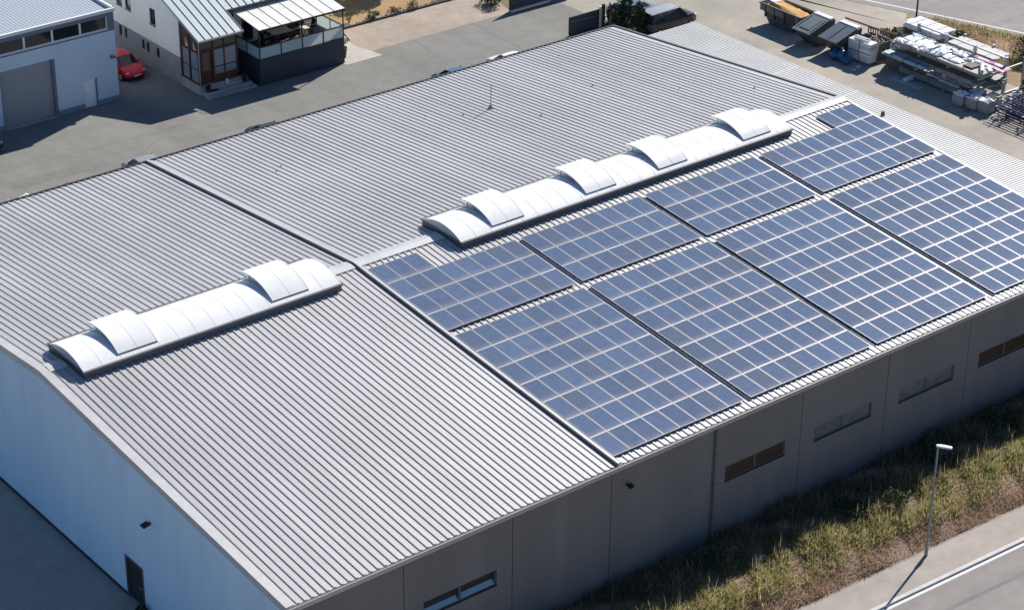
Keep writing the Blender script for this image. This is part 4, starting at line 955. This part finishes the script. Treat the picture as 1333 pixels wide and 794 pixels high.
for j in range(mm_):
    for i in range(nn):
        u, v = i / (nn - 1), j / (mm_ - 1); e = min(1, 4 * u, 4 * (1 - u)) * min(1, 5 * v, 5 * (1 - v)) * (.45 + .5 * v)
        hv.append((55.85 + 1.55 * u, 24.95 + 3.9 * v, 1.22 + .42 * e + random.uniform(-.05, .05)))
for j in range(mm_ - 1):
    for i in range(nn - 1): a = j * nn + i; hf.append((a, a + 1, a + nn + 1, a + nn))
MB().add(hv, hf).build('sand', 'sand', sd, smooth=True); MB().box(56.3, 57.3, 28.0, 28.5, 1.3, 1.62).build('board', 'foam', sd)
# lidded tipping skips
def tipper(label, y0, y1, lidm, strip, seam, xo=0):
    t = thing('tipping_skip', label, 'skip', (56.2 + xo, (y0 + y1) / 2, 0))
    X = lambda v: v + xo
    pr = [(X(54.55), 1.12), (X(55.5), .12), (X(56.9), .12), (X(57.1), 1.75), (X(56.7), 1.75)]
    MB().ext([(x, y0 + .06, z) for x, z in pr], (0, y1 - y0 - .12, 0)).build('tub', 'skip', t)
    MB().box(X(55.5), X(56.8), y0 + .3, y0 + .45, 0, .12).box(X(55.5), X(56.8), y1 - .45, y1 - .3, 0, .12).build('runners', 'darksteel', t)
    th = .07; ld = [(X(54.42), 1.16), (X(56.45), 1.78), (X(56.43), 1.78 + th), (X(54.4), 1.16 + th)]
    lid = MB().ext([(x, y0, z) for x, z in ld], (0, y1 - y0, 0)).build('lid', lidm, t)
    def onlid(xa, za): return za
    def raised(mb, f0, f1, ya, yb, h):
        A = [(X(54.4) + (2.03) * f, 1.16 + th + .62 * f) for f in (f0, f1)]
        mb.ext([(A[0][0], ya, A[0][1] + .001), (A[1][0], ya, A[1][1] + .001), (A[1][0], ya, A[1][1] + h), (A[0][0], ya, A[0][1] + h)], (0, yb - ya, 0))
    rb = MB()
    if seam: raised(rb, 0, 1, (y0 + y1) / 2 - .03, (y0 + y1) / 2 + .03, .05); raised(rb, .0, .05, y0, y1, .03)
    else:
        raised(rb, .12, .9, y0 + .14, y0 + .2, .05); raised(rb, .12, .9, y1 - .2, y1 - .14, .05); raised(rb, .18, .22, y0 + .4, y1 - .4, .05); raised(rb, .22, .85, y0 + .45, y1 - .45, .03)
    rb.build('lid_ribs', lidm, lid)
    if strip: MB().box(X(56.5), X(56.95), y0 + .05, y1 - .03, 1.76, 1.92).build('rear_cover', 'wrap', t)
    return t
tipper('grey-green lidded tipping skip beside the sand skip', 22.55, 24.3, 'lid', True, False)
tipper('slate-blue lidded tipping skip next to the white foam boards', 20.15, 21.95, 'tarp', True, True, .25)
ra = MB()
tag(ra.tube((57.9, 22.4, 1.75), (58.1, 18.9, 1.75), .07, 8).build('steel_pole', 'strap'), 'dark red-brown pole lying behind the slate-blue skip lid', 'pole')
ds = thing('scrap_crate', 'dark crate of mixed scrap behind the white foam boards', 'crate', (57.6, 19.2, 0))
MB().box(57.0, 57.05, 18.2, 20.3, 0, 1.25).box(58.3, 58.35, 18.2, 20.3, 0, 1.25).box(57.05, 58.3, 18.2, 18.25, 0, 1.25).box(57.05, 58.3, 20.25, 20.3, 0, 1.25).box(57.05, 58.3, 18.25, 20.25, 0, .1).build('sides', 'wood', ds)
sc = MB()
for k in range(26):
    x, y = random.uniform(57.1, 58.2), random.uniform(18.3, 20.2); a = Matrix.Translation((x, y, random.uniform(.9, 1.35))) @ Matrix.Rotation(random.uniform(0, 3), 4, 'Z') @ Matrix.Rotation(random.uniform(-.7, .7), 4, 'X')
    sc.box(-.35, .35, -.05, .05, -.03, .03, a)
sc.build('scrap', 'skiprust', ds)
fp = thing('foam_board_pack', 'two strapped columns of white foam boards on a pallet', 'foam boards', (56.0, 18.95, 0))
tl = Matrix.Translation((55.75, 18.9, .14)) @ Matrix.Rotation(.08, 4, 'Z')
fm_ = MB()
for sgn in (-1, 1):
    for k in range(6): 
        a = .0 if sgn < 0 else .005
        fm_.box(-.03 + random.uniform(-.015, .015), .75, (-1.0 if sgn < 0 else .02), (-.02 if sgn < 0 else .98), k * .235, k * .235 + .228, tl)
fm_.build('boards', 'foam', fp)
MB().box(-.055, -.035, -1.01, 1.0, .62, .68, tl).box(-.055, -.035, -.055, -.005, 0, 1.42, tl).box(-.055, .76, -.53, -.49, 1.412, 1.42, tl).box(-.055, .76, -.06, .0, 1.421, 1.43, tl).build('straps', 'strap', fp)
MB().box(-.06, .8, -1.05, 1.03, -.05, -.005, tl).box(-.06, .1, -1.05, 1.03, -.14, -.051, tl).box(.6, .8, -1.05, 1.03, -.14, -.051, tl).build('pallet', 'wood', fp)
tp = MB()
for k in range(7): tp.box(.05 + .09 * k, .09 + .09 * k, random.uniform(-.9, -.2), random.uniform(.3, .9), 1.44, 1.5 + random.uniform(0, .12), tl)
tag(tp.build('board_offcuts', 'foam'), 'loose white board offcuts lying on the strapped foam boards', 'offcuts')
for i, (x, y, lb) in enumerate(((54.95, 19.75, 'blue plastic sack leaning on the white foam boards, bulkier one'), (54.8, 20.35, 'dark blue plastic sack in shade under the skip lid'), (54.85, 19.2, 'blue plastic sack at the foot of the foam boards, nearest the box bin'))):
    sack('plastic_sack', lb, 'sack', x, y, (.42, .4, .42 - .06 * i), 'bluebag', 30 + i, group='blue sacks by the foam boards')
bb = thing('wooden_bin', 'open weathered box bin standing by the end of the rack', 'bin', (57.2, 17.2, 0))
tb = Matrix.Translation((57.25, 16.75, 0)) @ Matrix.Rotation(.5, 4, 'Z')
MB().box(-.65, -.58, -.55, .55, .1, 1.0, tb).box(.58, .65, -.55, .55, .1, 1.0, tb).box(-.58, .58, -.55, -.48, .1, 1.0, tb).box(-.58, .58, .48, .55, .1, 1.0, tb).box(-.58, .58, -.48, .48, .1, .16, tb).build('sides', 'bin', bb)
MB().box(-.6, -.45, -.5, .5, 0, .099, tb).box(.45, .6, -.5, .5, 0, .099, tb).build('feet', 'wood', bb)
sc = MB()
for k in range(10):
    a = tb @ Matrix.Translation((random.uniform(-.4, .4), random.uniform(-.35, .35), random.uniform(.5, .75))) @ Matrix.Rotation(random.uniform(0, 3), 4, 'Z'); sc.box(-.3, .3, -.08, .08, -.04, .04, a)
tag(sc.build('wood_scraps', 'wood'), 'dark wood scraps lying inside the weathered box bin', 'scrap wood')
# pallets standing upright
pa = thing('wooden_pallet', 'x', 'pallet')
s1 = MB()
for k in range(7): s1.box(-.6 + k * .185, -.6 + k * .185 + .1, -.07, -.045, 0, 1.45)
s1.build('slats', 'wood', pa, local=True); MB().box(-.6, .6, -.045, .05, .1, .2).box(-.6, .6, -.045, .05, .7, .8).box(-.6, .6, -.045, .05, 1.25, 1.35).build('bearers', 'wood', pa, local=True)
pls = [(58.9, 20.3, -1.25, 'tall weathered pallet standing upright behind the scrap crate'), (59.15, 19.2, -1.3, 'weathered pallet standing upright between crate and grass tufts'), (59.9, 18.4, -1.2, 'weathered pallet standing farthest from the foam boards, near white bundle')]
for i, (x, y, a, lb) in enumerate(pls):
    if i == 0: pa.location = (x, y, 0); pa.rotation_euler = (0, 0, a); pa['label'] = lb; pa['group'] = 'upright pallets'
    else: dup(pa, (x, y, 0), a, lb, 'upright pallets')
for i, (x, y, lb) in enumerate(((58.4, 18.15, 'crumpled white wrapped package between pallets and box bin'), (58.9, 17.8, 'smaller white wrapped package right behind the box bin'))):
    t = thing('wrapped_package', lb, 'package', (x, y, 0), 0, 'white packages by the pallets'); MB().blob((x, y, .55 - .1 * i), (.35, .4, .55 - .1 * i), 60 + i, 10, 7, .15).build('wrap', 'wrap', t, smooth=True, angle=60); MB().box(x - .4, x + .4, y - .4, y + .4, 0, .08).build('pallet', 'wood', t)

# cantilever rack: posts, arms and its loads
rk = thing('cantilever_rack', 'long steel cantilever rack loaded with profiles and wrapped sheets', 'rack', (59.4, 12, 0))
for y in (16.6, 14.0, 11.4, 8.6):
    p = MB().box(59.2, 59.42, y, y + .16, 0, 2.75).build('post', 'zinc', rk); MB().box(56.4, 61.2, y + .02, y + .14, 0, .12).build('foot', 'zinc', p)
    for z in (.95, 1.75):
        MB().box(56.5, 59.2, y + .03, y + .13, z, z + .1).build('arm', 'zinc', rk)
    MB().box(59.42, 61.3, y + .03, y + .13, 1.85, 1.95).build('arm', 'zinc', rk)
    MB().box(61.2, 61.36, y, y + .16, 0, 2.3).build('rear_post', 'zinc', rk)
MB().box(59.25, 59.37, 8.76, 16.6, 2.6, 2.7).build('tie_beam', 'zinc', rk)
def bundle(name, label, cat, x0, x1, y0, y1, z0, nx_, nz_, m, jit=.25, band='strap', group=None, gapf=.06):
    t = thing(name, label, cat, ((x0 + x1) / 2, (y0 + y1) / 2, z0), 0, group); b = MB(); w = (x1 - x0) / nx_
    hgt = .12 if isinstance(nz_, int) else nz_[1]; nz = nz_ if isinstance(nz_, int) else nz_[0]
    for k in range(nz):
        for i in range(nx_): b.box(x0 + i * w, x0 + (i + 1) * w * 1.0 - w * gapf, y0 + random.uniform(-jit, jit), y1 + random.uniform(-jit, jit), z0 + k * hgt + random.uniform(0, .01), z0 + (k + 1) * hgt - .015)
    b.build('pieces', m, t)
    for f in (.2, .5, .8):
        y = y0 + (y1 - y0) * f; d = MB().box(x0 - .015, x1 + .01, y, y + .05, z0 + nz * hgt + .002, z0 + nz * hgt + .015).box(x0 - .02, x0 - .003, y, y + .05, z0, z0 + nz * hgt + .0019); d.build('band', band, t)
    return t
bundle('profile_bundle', 'stack of long grey steel profiles on the ground under the rack', 'profiles', 56.5, 58.0, 10.3, 15.6, .125, 6, (4, .11), 'greysheet')
bundle('profile_bundle', 'pale blue planks lying on the asphalt in front of the rack', 'planks', 55.25, 55.75, 12.7, 15.3, .0, 2, (1, .12), 'paleblue', .05, 'alu')
bundle('profile_bundle', 'long pale blue-grey beams on the lower rack arms, far left', 'profiles', 56.2, 56.9, 13.2, 17.0, 1.06, 3, (2, .11), 'paleblue')
bundle('sheet_bundle', 'long beige panel bundle on the rack arms above the grey profiles', 'panels', 56.75, 57.9, 9.2, 16.2, 1.06, 2, (3, .12), 'tansheet', .35)
bundle('profile_bundle', 'dark grey profiles on the rack arms reaching the near post', 'profiles', 57.95, 59.1, 8.4, 13.5, 1.06, 4, (3, .11), 'greysheet')
bundle('sheet_bundle', 'beige sheet stack on the top rack arms under the white wraps', 'panels', 56.7, 58.9, 8.6, 16.6, 1.86, 2, (2, .12), 'tansheet', .3)
def crumple(x0, x1, y0, y1, z0, h, seed, nx_=5, ny_=12, amp=.35, rot=0.0):
    q = np.random.default_rng(seed); cx, cy = (x0 + x1) / 2, (y0 + y1) / 2; mb = MB(); top = []; bot = []; fs = []
    for j in range(ny_):
        for i in range(nx_):
            x = x0 + (x1 - x0) * i / (nx_ - 1) + q.uniform(-.05, .05); y = y0 + (y1 - y0) * j / (ny_ - 1) + q.uniform(-.12, .12)
            e = .55 if i in (0, nx_ - 1) or j in (0, ny_ - 1) else 1
            dx, dy = x - cx, y - cy; x, y = cx + dx * math.cos(rot) - dy * math.sin(rot), cy + dx * math.sin(rot) + dy * math.cos(rot)
            top.append((x, y, z0 + h * e * (1 + q.uniform(-amp, amp)))); bot.append((x, y, z0))
    N = nx_ * ny_
    for j in range(ny_ - 1):
        for i in range(nx_ - 1):
            k = j * nx_ + i; fs += [(k, k + 1, k + nx_ + 1, k + nx_), (N + k, N + k + nx_, N + k + nx_ + 1, N + k + 1)]
    for j in range(ny_ - 1):
        k = j * nx_; fs.append((k + nx_, N + k + nx_, N + k, k)[::-1]); k += nx_ - 1; fs.append((k, N + k, N + k + nx_, k + nx_)[::-1])
    for i in range(nx_ - 1): fs.append((i, N + i, N + i + 1, i + 1)); k = (ny_ - 1) * nx_ + i; fs.append((k + 1, N + k + 1, N + k, k))
    return mb.add(top + bot, fs)
ws_ = [(56.75, 57.35, 14.6, 16.7, .14, .02, 'long narrow white foil pack at the left end of the top rack level'), (57.5, 58.9, 14.3, 16.4, .12, -.05, 'flat white foil pack behind the long narrow one at the left end'), (56.8, 58.1, 12.6, 14.3, .24, .1, 'large crumpled white foil pack in the middle of the top rack level'),
       (58.15, 58.95, 11.4, 14.1, .16, .0, 'long white foil pack before the stacked corrugated sheets'), (57.0, 57.8, 11.0, 12.5, .10, -.12, 'flat bluish-white foil pack right of the large crumpled one'), (58.0, 58.5, 9.9, 11.3, .1, .2, 'small askew white foil pack near the magenta sheet')]
for i, (x0, x1, y0, y1, h, ro, lb) in enumerate(ws_):
    t = thing('foil_pack', lb, 'foil pack', ((x0 + x1) / 2, (y0 + y1) / 2, 2.105), 0, 'white foil packs on the rack'); crumple(x0, x1, y0, y1, 2.105, h, 80 + i, rot=ro).build('foil', 'wrap', t)
    yc = (y0 + y1) / 2; MB().box(x0 + .03, x1 - .03, yc, yc + .05, 2.105, 2.115 + h * 1.36).build('band', 'paleblue', t)
wt_ = thing('foil_roll', 'short white foil roll lying askew at the right end of the rack', 'foil roll', (57.4, 9.1, 2.15)); MB().tube((56.9, 8.75, 2.25), (57.9, 9.6, 2.25), .15, 12).build('roll', 'wrap', wt_, smooth=True); MB().tube((56.85, 8.71, 2.25), (57.95, 9.64, 2.25), .05, 8).build('core', 'wood', wt_)
tag(MB().box(58.2, 59.15, 8.0, 11.2, 2.115, 2.15).build('printed_sheet', 'magenta'), 'pale sheet with magenta print jutting from the right end of the rack', 'sheet')
tag(MB().box(57.0, 57.9, 9.7, 10.5, 2.11, 2.2).build('dark_tray', 'darksteel'), 'dark tray on the top rack level beside the magenta sheet', 'tray')
bundle('corrugated_stack', 'stack of corrugated white sheets on the rear rack arms', 'sheets', 59.5, 61.2, 9.9, 14.2, 1.96, 9, (2, .1), 'annex', .08, 'alu', gapf=.3)
bundle('panel_stack', 'grey-blue wrapped panel stack on the rear arms under the bright white one', 'panels', 59.5, 61.3, 14.9, 18.4, 1.0, 4, (4, .13), 'paleblue', .1, 'alu')
bundle('panel_stack', 'bright white wrapped panel stack, topmost at the left end of the rack', 'panels', 59.45, 61.25, 15.0, 18.3, 2.0, 5, (3, .13), 'wrap', .12, 'alu', gapf=.12)
for y, lb in ((14.95, 'timber bearer between the two wrapped panel stacks, end nearest the corrugated stack'), (18.0, 'timber bearer between the two wrapped panel stacks, end nearest the pallets')): tag(MB().box(59.3, 61.3, y, y + .15, 1.53, 1.99).build('timber_bearer', 'wood'), lb, 'bearer')
bgs = [(55.75, 9.35, 'grey big bag with white filling standing left at the rack end'), (55.95, 8.35, 'grey big bag with white filling in the middle of the rack end'), (56.15, 7.45, 'grey big bag nearest the blue tube stack'), (56.9, 8.9, 'grey big bag tucked behind the front bags under the rack end'), (57.1, 7.7, 'beige-topped big bag beside the near rack post')]
for i, (x, y, lb) in enumerate(bgs):
    t = thing('big_bag', lb, 'big bag', (x, y, 0), 0, 'big bags at the rack end'); MB().loft([[(x + a * r_, y + b * r_, z) for a, b in ((-1, -.8), (-.8, -1), (.8, -1), (1, -.8), (1, .8), (.8, 1), (-.8, 1), (-1, .8))] for z, r_ in ((0, .40), (.08, .45), (.40, .47), (.70, .44), (.76, .45), (.77, .36))], caps=True).build('bag', 'bigbag', t, smooth=True, angle=50)
    crumple(x - .40, x + .40, y - .38, y + .38, .771, .16, 120 + i, 5, 5, .6).build('filling', 'wrap' if i < 4 else 'wood_cap', t)
bundle('profile_bundle', 'short mixed white offcuts on the grey profile stack', 'offcuts', 56.6, 57.6, 10.4, 12.6, .58, 5, (1, .1), 'foam', .5, 'alu')
cl_ = [(56.0, 14.3, .0, .9, .25, .3, .1, 'foam', 'white plank offcut lying on the asphalt left under the rack'), (57.0, 13.2, .58, .6, .4, .16, .3, 'foam', 'white box lid on the grey profile stack'), (57.3, 12.1, .70, .45, .3, .22, -.2, 'wrap', 'small white parcel on the profile offcuts'),
       (56.9, 14.5, .58, .5, .35, .2, .5, 'tansheet', 'beige carton on the left part of the profile stack'), (57.6, 10.9, .58, .7, .4, .18, .1, 'foam', 'pale carton on the right part of the profile stack'), (57.9, 15.4, 1.36, 1.6, .35, .12, 1.5, 'greysheet', 'grey sheet offcut between the two rack levels'),
       (58.5, 9.6, 1.42, .9, .5, .2, 1.2, 'wood', 'brown board pile on the right end of the lower arms'), (57.9, 8.9, 2.11, .7, .3, .09, 1.0, 'foam', 'white board offcut under the foil roll'), (58.6, 16.2, 2.11, .8, .5, .16, .8, 'paleblue', 'pale blue offcut at the left end of the top rack level'),
       (60.1, 13.0, .0, 2.0, .8, .5, 1.5, 'wood', 'low timber stack on the ground behind the rack posts'), (60.4, 10.5, .0, 1.8, .7, .6, 1.6, 'greysheet', 'grey sheet stack on the ground behind the rack posts'), (55.2, 8.3, 0, .5, .25, .08, .4, 'wood', 'short board lying in front of the big bags'), (55.0, 18.2, 0, .35, .25, .05, .3, 'wrap', 'flat white scrap on the asphalt near the box bin'), (54.4, 18.0, 0, .3, .2, .04, 1, 'foam', 'tiny white scrap on the asphalt before the foam boards')]
for x, y, z, a, b, h, ro, m, lb in cl_:
    t = thing('offcut', lb, 'offcut', (x, y, z)); mx_ = Matrix.Translation((x, y, z)) @ Matrix.Rotation(ro, 4, 'Z'); mb = MB(); k = max(1, int(h / .07)); hh = h / k
    for q in range(k): mb.box(-a / 2 + random.uniform(-.05, .05), a / 2 + random.uniform(-.05, .05), -b / 2 + random.uniform(-.03, .03), b / 2 + random.uniform(-.03, .03), q * hh, (q + 1) * hh - .004, mx_)
    mb.build('pieces', m, t)
# blue tube frames
for j, (x0, x1, lb) in enumerate(((56.0, 57.3, 'front stack of dark blue steel tubes at the right frame edge'), (57.6, 59.0, 'middle stack of dark blue tubes with pale ends'), (59.2, 60.6, 'rear stack of pale blue tubes nearest the roadside grass'))):
    t = thing('tube_stack', lb, 'tubes', ((x0 + x1) / 2, 4.5, 0), 0, 'blue tube stacks'); b = MB(); e = MB()
    for k in range(5):
        for i in range(5):
            x = x0 + (x1 - x0) * i / 4 + random.uniform(-.05, .05); z = .2 + k * .24 + random.uniform(-.03, .03); ya, yb = 1.5 + random.uniform(-.5, .5), 6.6 + random.uniform(-.5, .4)
            b.tube((x, ya, z), (x, yb, z), .035, 6)
        for y in (2.2, 4.0, 5.8): b.box(x0 - .06, x1 + .06, y, y + .06, .06 + k * .24, .1 + k * .24)
    cm = None
    for k in range(26):
        if cm is None: cm = MB().box(-.13, .13, -.07, .07, 0, .08).build('coupler', 'paletube' if j < 2 else 'foam', t, local=True); c_ = cm
        else: c_ = cm.copy(); C.objects.link(c_)
        c_.location = Vector((random.uniform(x0, x1), random.uniform(1.5, 6.8), random.choice((.5, .74, .98, 1.25)))) - WL[t.name]; c_.rotation_euler = (0, 0, random.uniform(-.6, .6))
    b.build('tubes', 'bluetube' if j < 2 else 'paletube', t)
    for y in (2.0, 6.2):
        for x in (x0 - .05, x1 + .05): MB().box(x - .03, x + .03, y - .03, y + .03, 0, 1.35).build('upright', 'zinc', t)
lb_ = [(64.0, 16.3, 1.3, 1.7, 'leaf', 'green bush behind the corrugated sheet stack near the road'), (65.6, 11.5, 1.7, 2.2, 'leaf_light', 'large green bush at the road edge near the right frame edge'), (64.4, 9.2, 1.2, 1.8, 'leaf_light', 'yellowish bush behind the magenta sheet'), (60.9, 20.2, 1.0, 1.4, 'leaf_light', 'pale green tuft bush between pallets and white panel stack'), (60.6, 7.9, .9, .9, 'leaf_light', 'small light green shrub right beside the near rack post')]
for i, (x, y, h, w, m, lb) in enumerate(lb_): bush('shrub', lb, 'shrub', x, y, h, w, m, 1000, .09, 'shrubs along the roadside strip', seed=200 + i)
pp = thing('lamp_post', 'dark slim lamp post by the country road at the top edge', 'lamp post', (65.7, 22.5, 0))
MB().tube((65.7, 22.5, 0), (65.7, 22.5, 6.2), .07, 8, .05).build('pole', 'darksteel', pp); MB().box(65.65, 66.5, 22.4, 22.6, 6.2, 6.28).build('lamp_head', 'zinc', pp)

# ------------------------------------------------------------------ street lamp in front
sl = thing('street_lamp', 'slim grey street lamp on the pavement before the grass bank', 'street lamp', (13.42, -26.15, 0))
MB().tube((13.42, -26.15, 0), (13.42, -26.15, .9), .085, 10).tube((13.42, -26.15, .9), (13.42, -26.15, 6.0), .065, 10, .045).build('pole', mat('grey_green_pole', (.27, .31, .295), .55, .1), sl, smooth=True)
hd = MB(); mh = Matrix.Translation((13.45, -26.15, 6.0)) @ Matrix.Rotation(-1.0, 4, 'Z'); hd.loft([[mh @ Vector(p) for p in ((x, -w, z - .03), (x, w, z - .03), (x, w * .8, z + .05), (x, -w * .8, z + .05))] for x, w, z in ((-.1, .06, .02), (.1, .12, .03), (.55, .1, .03), (.62, .05, .02))]).build('lamp_head', 'white', sl)
MB().box(.15, .5, -.07, .07, -.006, .0, mh).build('lens', 'lens', sl)
tag(MB().box(13.36, 13.48, -26.245, -26.22, .45, .75).build('x', 'zinc', sl)).name = 'service_door'
pb = thing('plastic_bag', 'crumpled pale blue plastic film lying in the shaded grass', 'plastic film', (6.6, -22.3, .45))
MB().blob((6.35, -22.1, .62), (.3, .27, .2), 311, 10, 7, .45).build('film', 'plastic_clear', pb); MB().blob((6.65, -22.05, .58), (.14, .14, .1), 312, 8, 5, .4).build('flap', 'plastic_clear', pb)
wl = [(14.8, -23.0, 1.3, .9, 'leaf_light', 'tall light green weed bush on the bank behind the street lamp'), (19.5, -21.4, 1.3, 1.6, 'leaf_dark', 'dark tall shrub in the wall shade right of the street lamp'), (12.3, -22.1, .8, 1.3, 'leaf_dark', 'dark low shrub at the shade edge left of the street lamp'), (4.3, -21.0, .9, 1.5, 'leaf_dark', 'dark shrub at the wall foot left of the downpipe'), (24.6, -20.9, 1.2, 1.8, 'leaf_dark', 'dark shrub below the rightmost visible window')]
for i, (x, y, h, w, m, lb) in enumerate(wl): bush('shrub', lb, 'shrub', x, y, h, w, m, 700, .07, 'shrubs on the grass bank', z=float(bank_z(x, y)) - .05, seed=300 + i)

# ------------------------------------------------------------------ camera, light, world
cam = bpy.data.cameras.new('camera'); co = bpy.data.objects.new('camera', cam); C.objects.link(co)
yaw, pit, roll = CAMROT = (.67735, .49053, .00953)
f = Vector((math.sin(yaw) * math.cos(pit), math.cos(yaw) * math.cos(pit), -math.sin(pit))); rt = f.cross(Vector((0, 0, 1))).normalized(); u = rt.cross(f)
r2 = rt * math.cos(roll) + u * math.sin(roll); u2 = -rt * math.sin(roll) + u * math.cos(roll)
CAMLOC = Vector((-58.067, -83.741, 61.041))
co.matrix_world = Matrix(((r2.x, u2.x, -f.x, CAMLOC.x), (r2.y, u2.y, -f.y, CAMLOC.y), (r2.z, u2.z, -f.z, CAMLOC.z), (0, 0, 0, 1)))
cam.sensor_fit = 'HORIZONTAL'; cam.sensor_width = 36; cam.lens = 36 * 2980.34 / 1333; cam.clip_start = 1; cam.clip_end = 3000
S.camera = co
EL = math.radians(36); az = Vector((.936, .351)); sd_ = Vector((az.x * math.cos(EL), az.y * math.cos(EL), math.sin(EL)))
sun = bpy.data.lights.new('sun', 'SUN'); sun.energy = 5.0; sun.angle = math.radians(.55); sun.color = (1, .945, .855)
so = bpy.data.objects.new('sun', sun); C.objects.link(so); so.location = (80, 40, 80); so.rotation_euler = sd_.to_track_quat('Z', 'Y').to_euler()
w = bpy.data.worlds.new('World'); S.world = w; w.use_nodes = True; n = w.node_tree.nodes; l = w.node_tree.links
sky = n.new('ShaderNodeTexSky'); sky.sky_type = 'NISHITA'; sky.sun_disc = False; sky.sun_elevation = EL; sky.sun_rotation = math.atan2(az.x, az.y); sky.altitude = 300; sky.air_density = 1.0; sky.dust_density = .1; sky.ozone_density = 7.0
l.new(sky.outputs['Color'], n['Background'].inputs['Color']); n['Background'].inputs['Strength'].default_value = .072
S.view_settings.view_transform = 'Standard'; S.view_settings.look = 'None'; S.view_settings.exposure = 0.45; S.view_settings.gamma = 1.0; S.view_settings.use_curve_mapping = False
S.cycles.max_bounces = 6
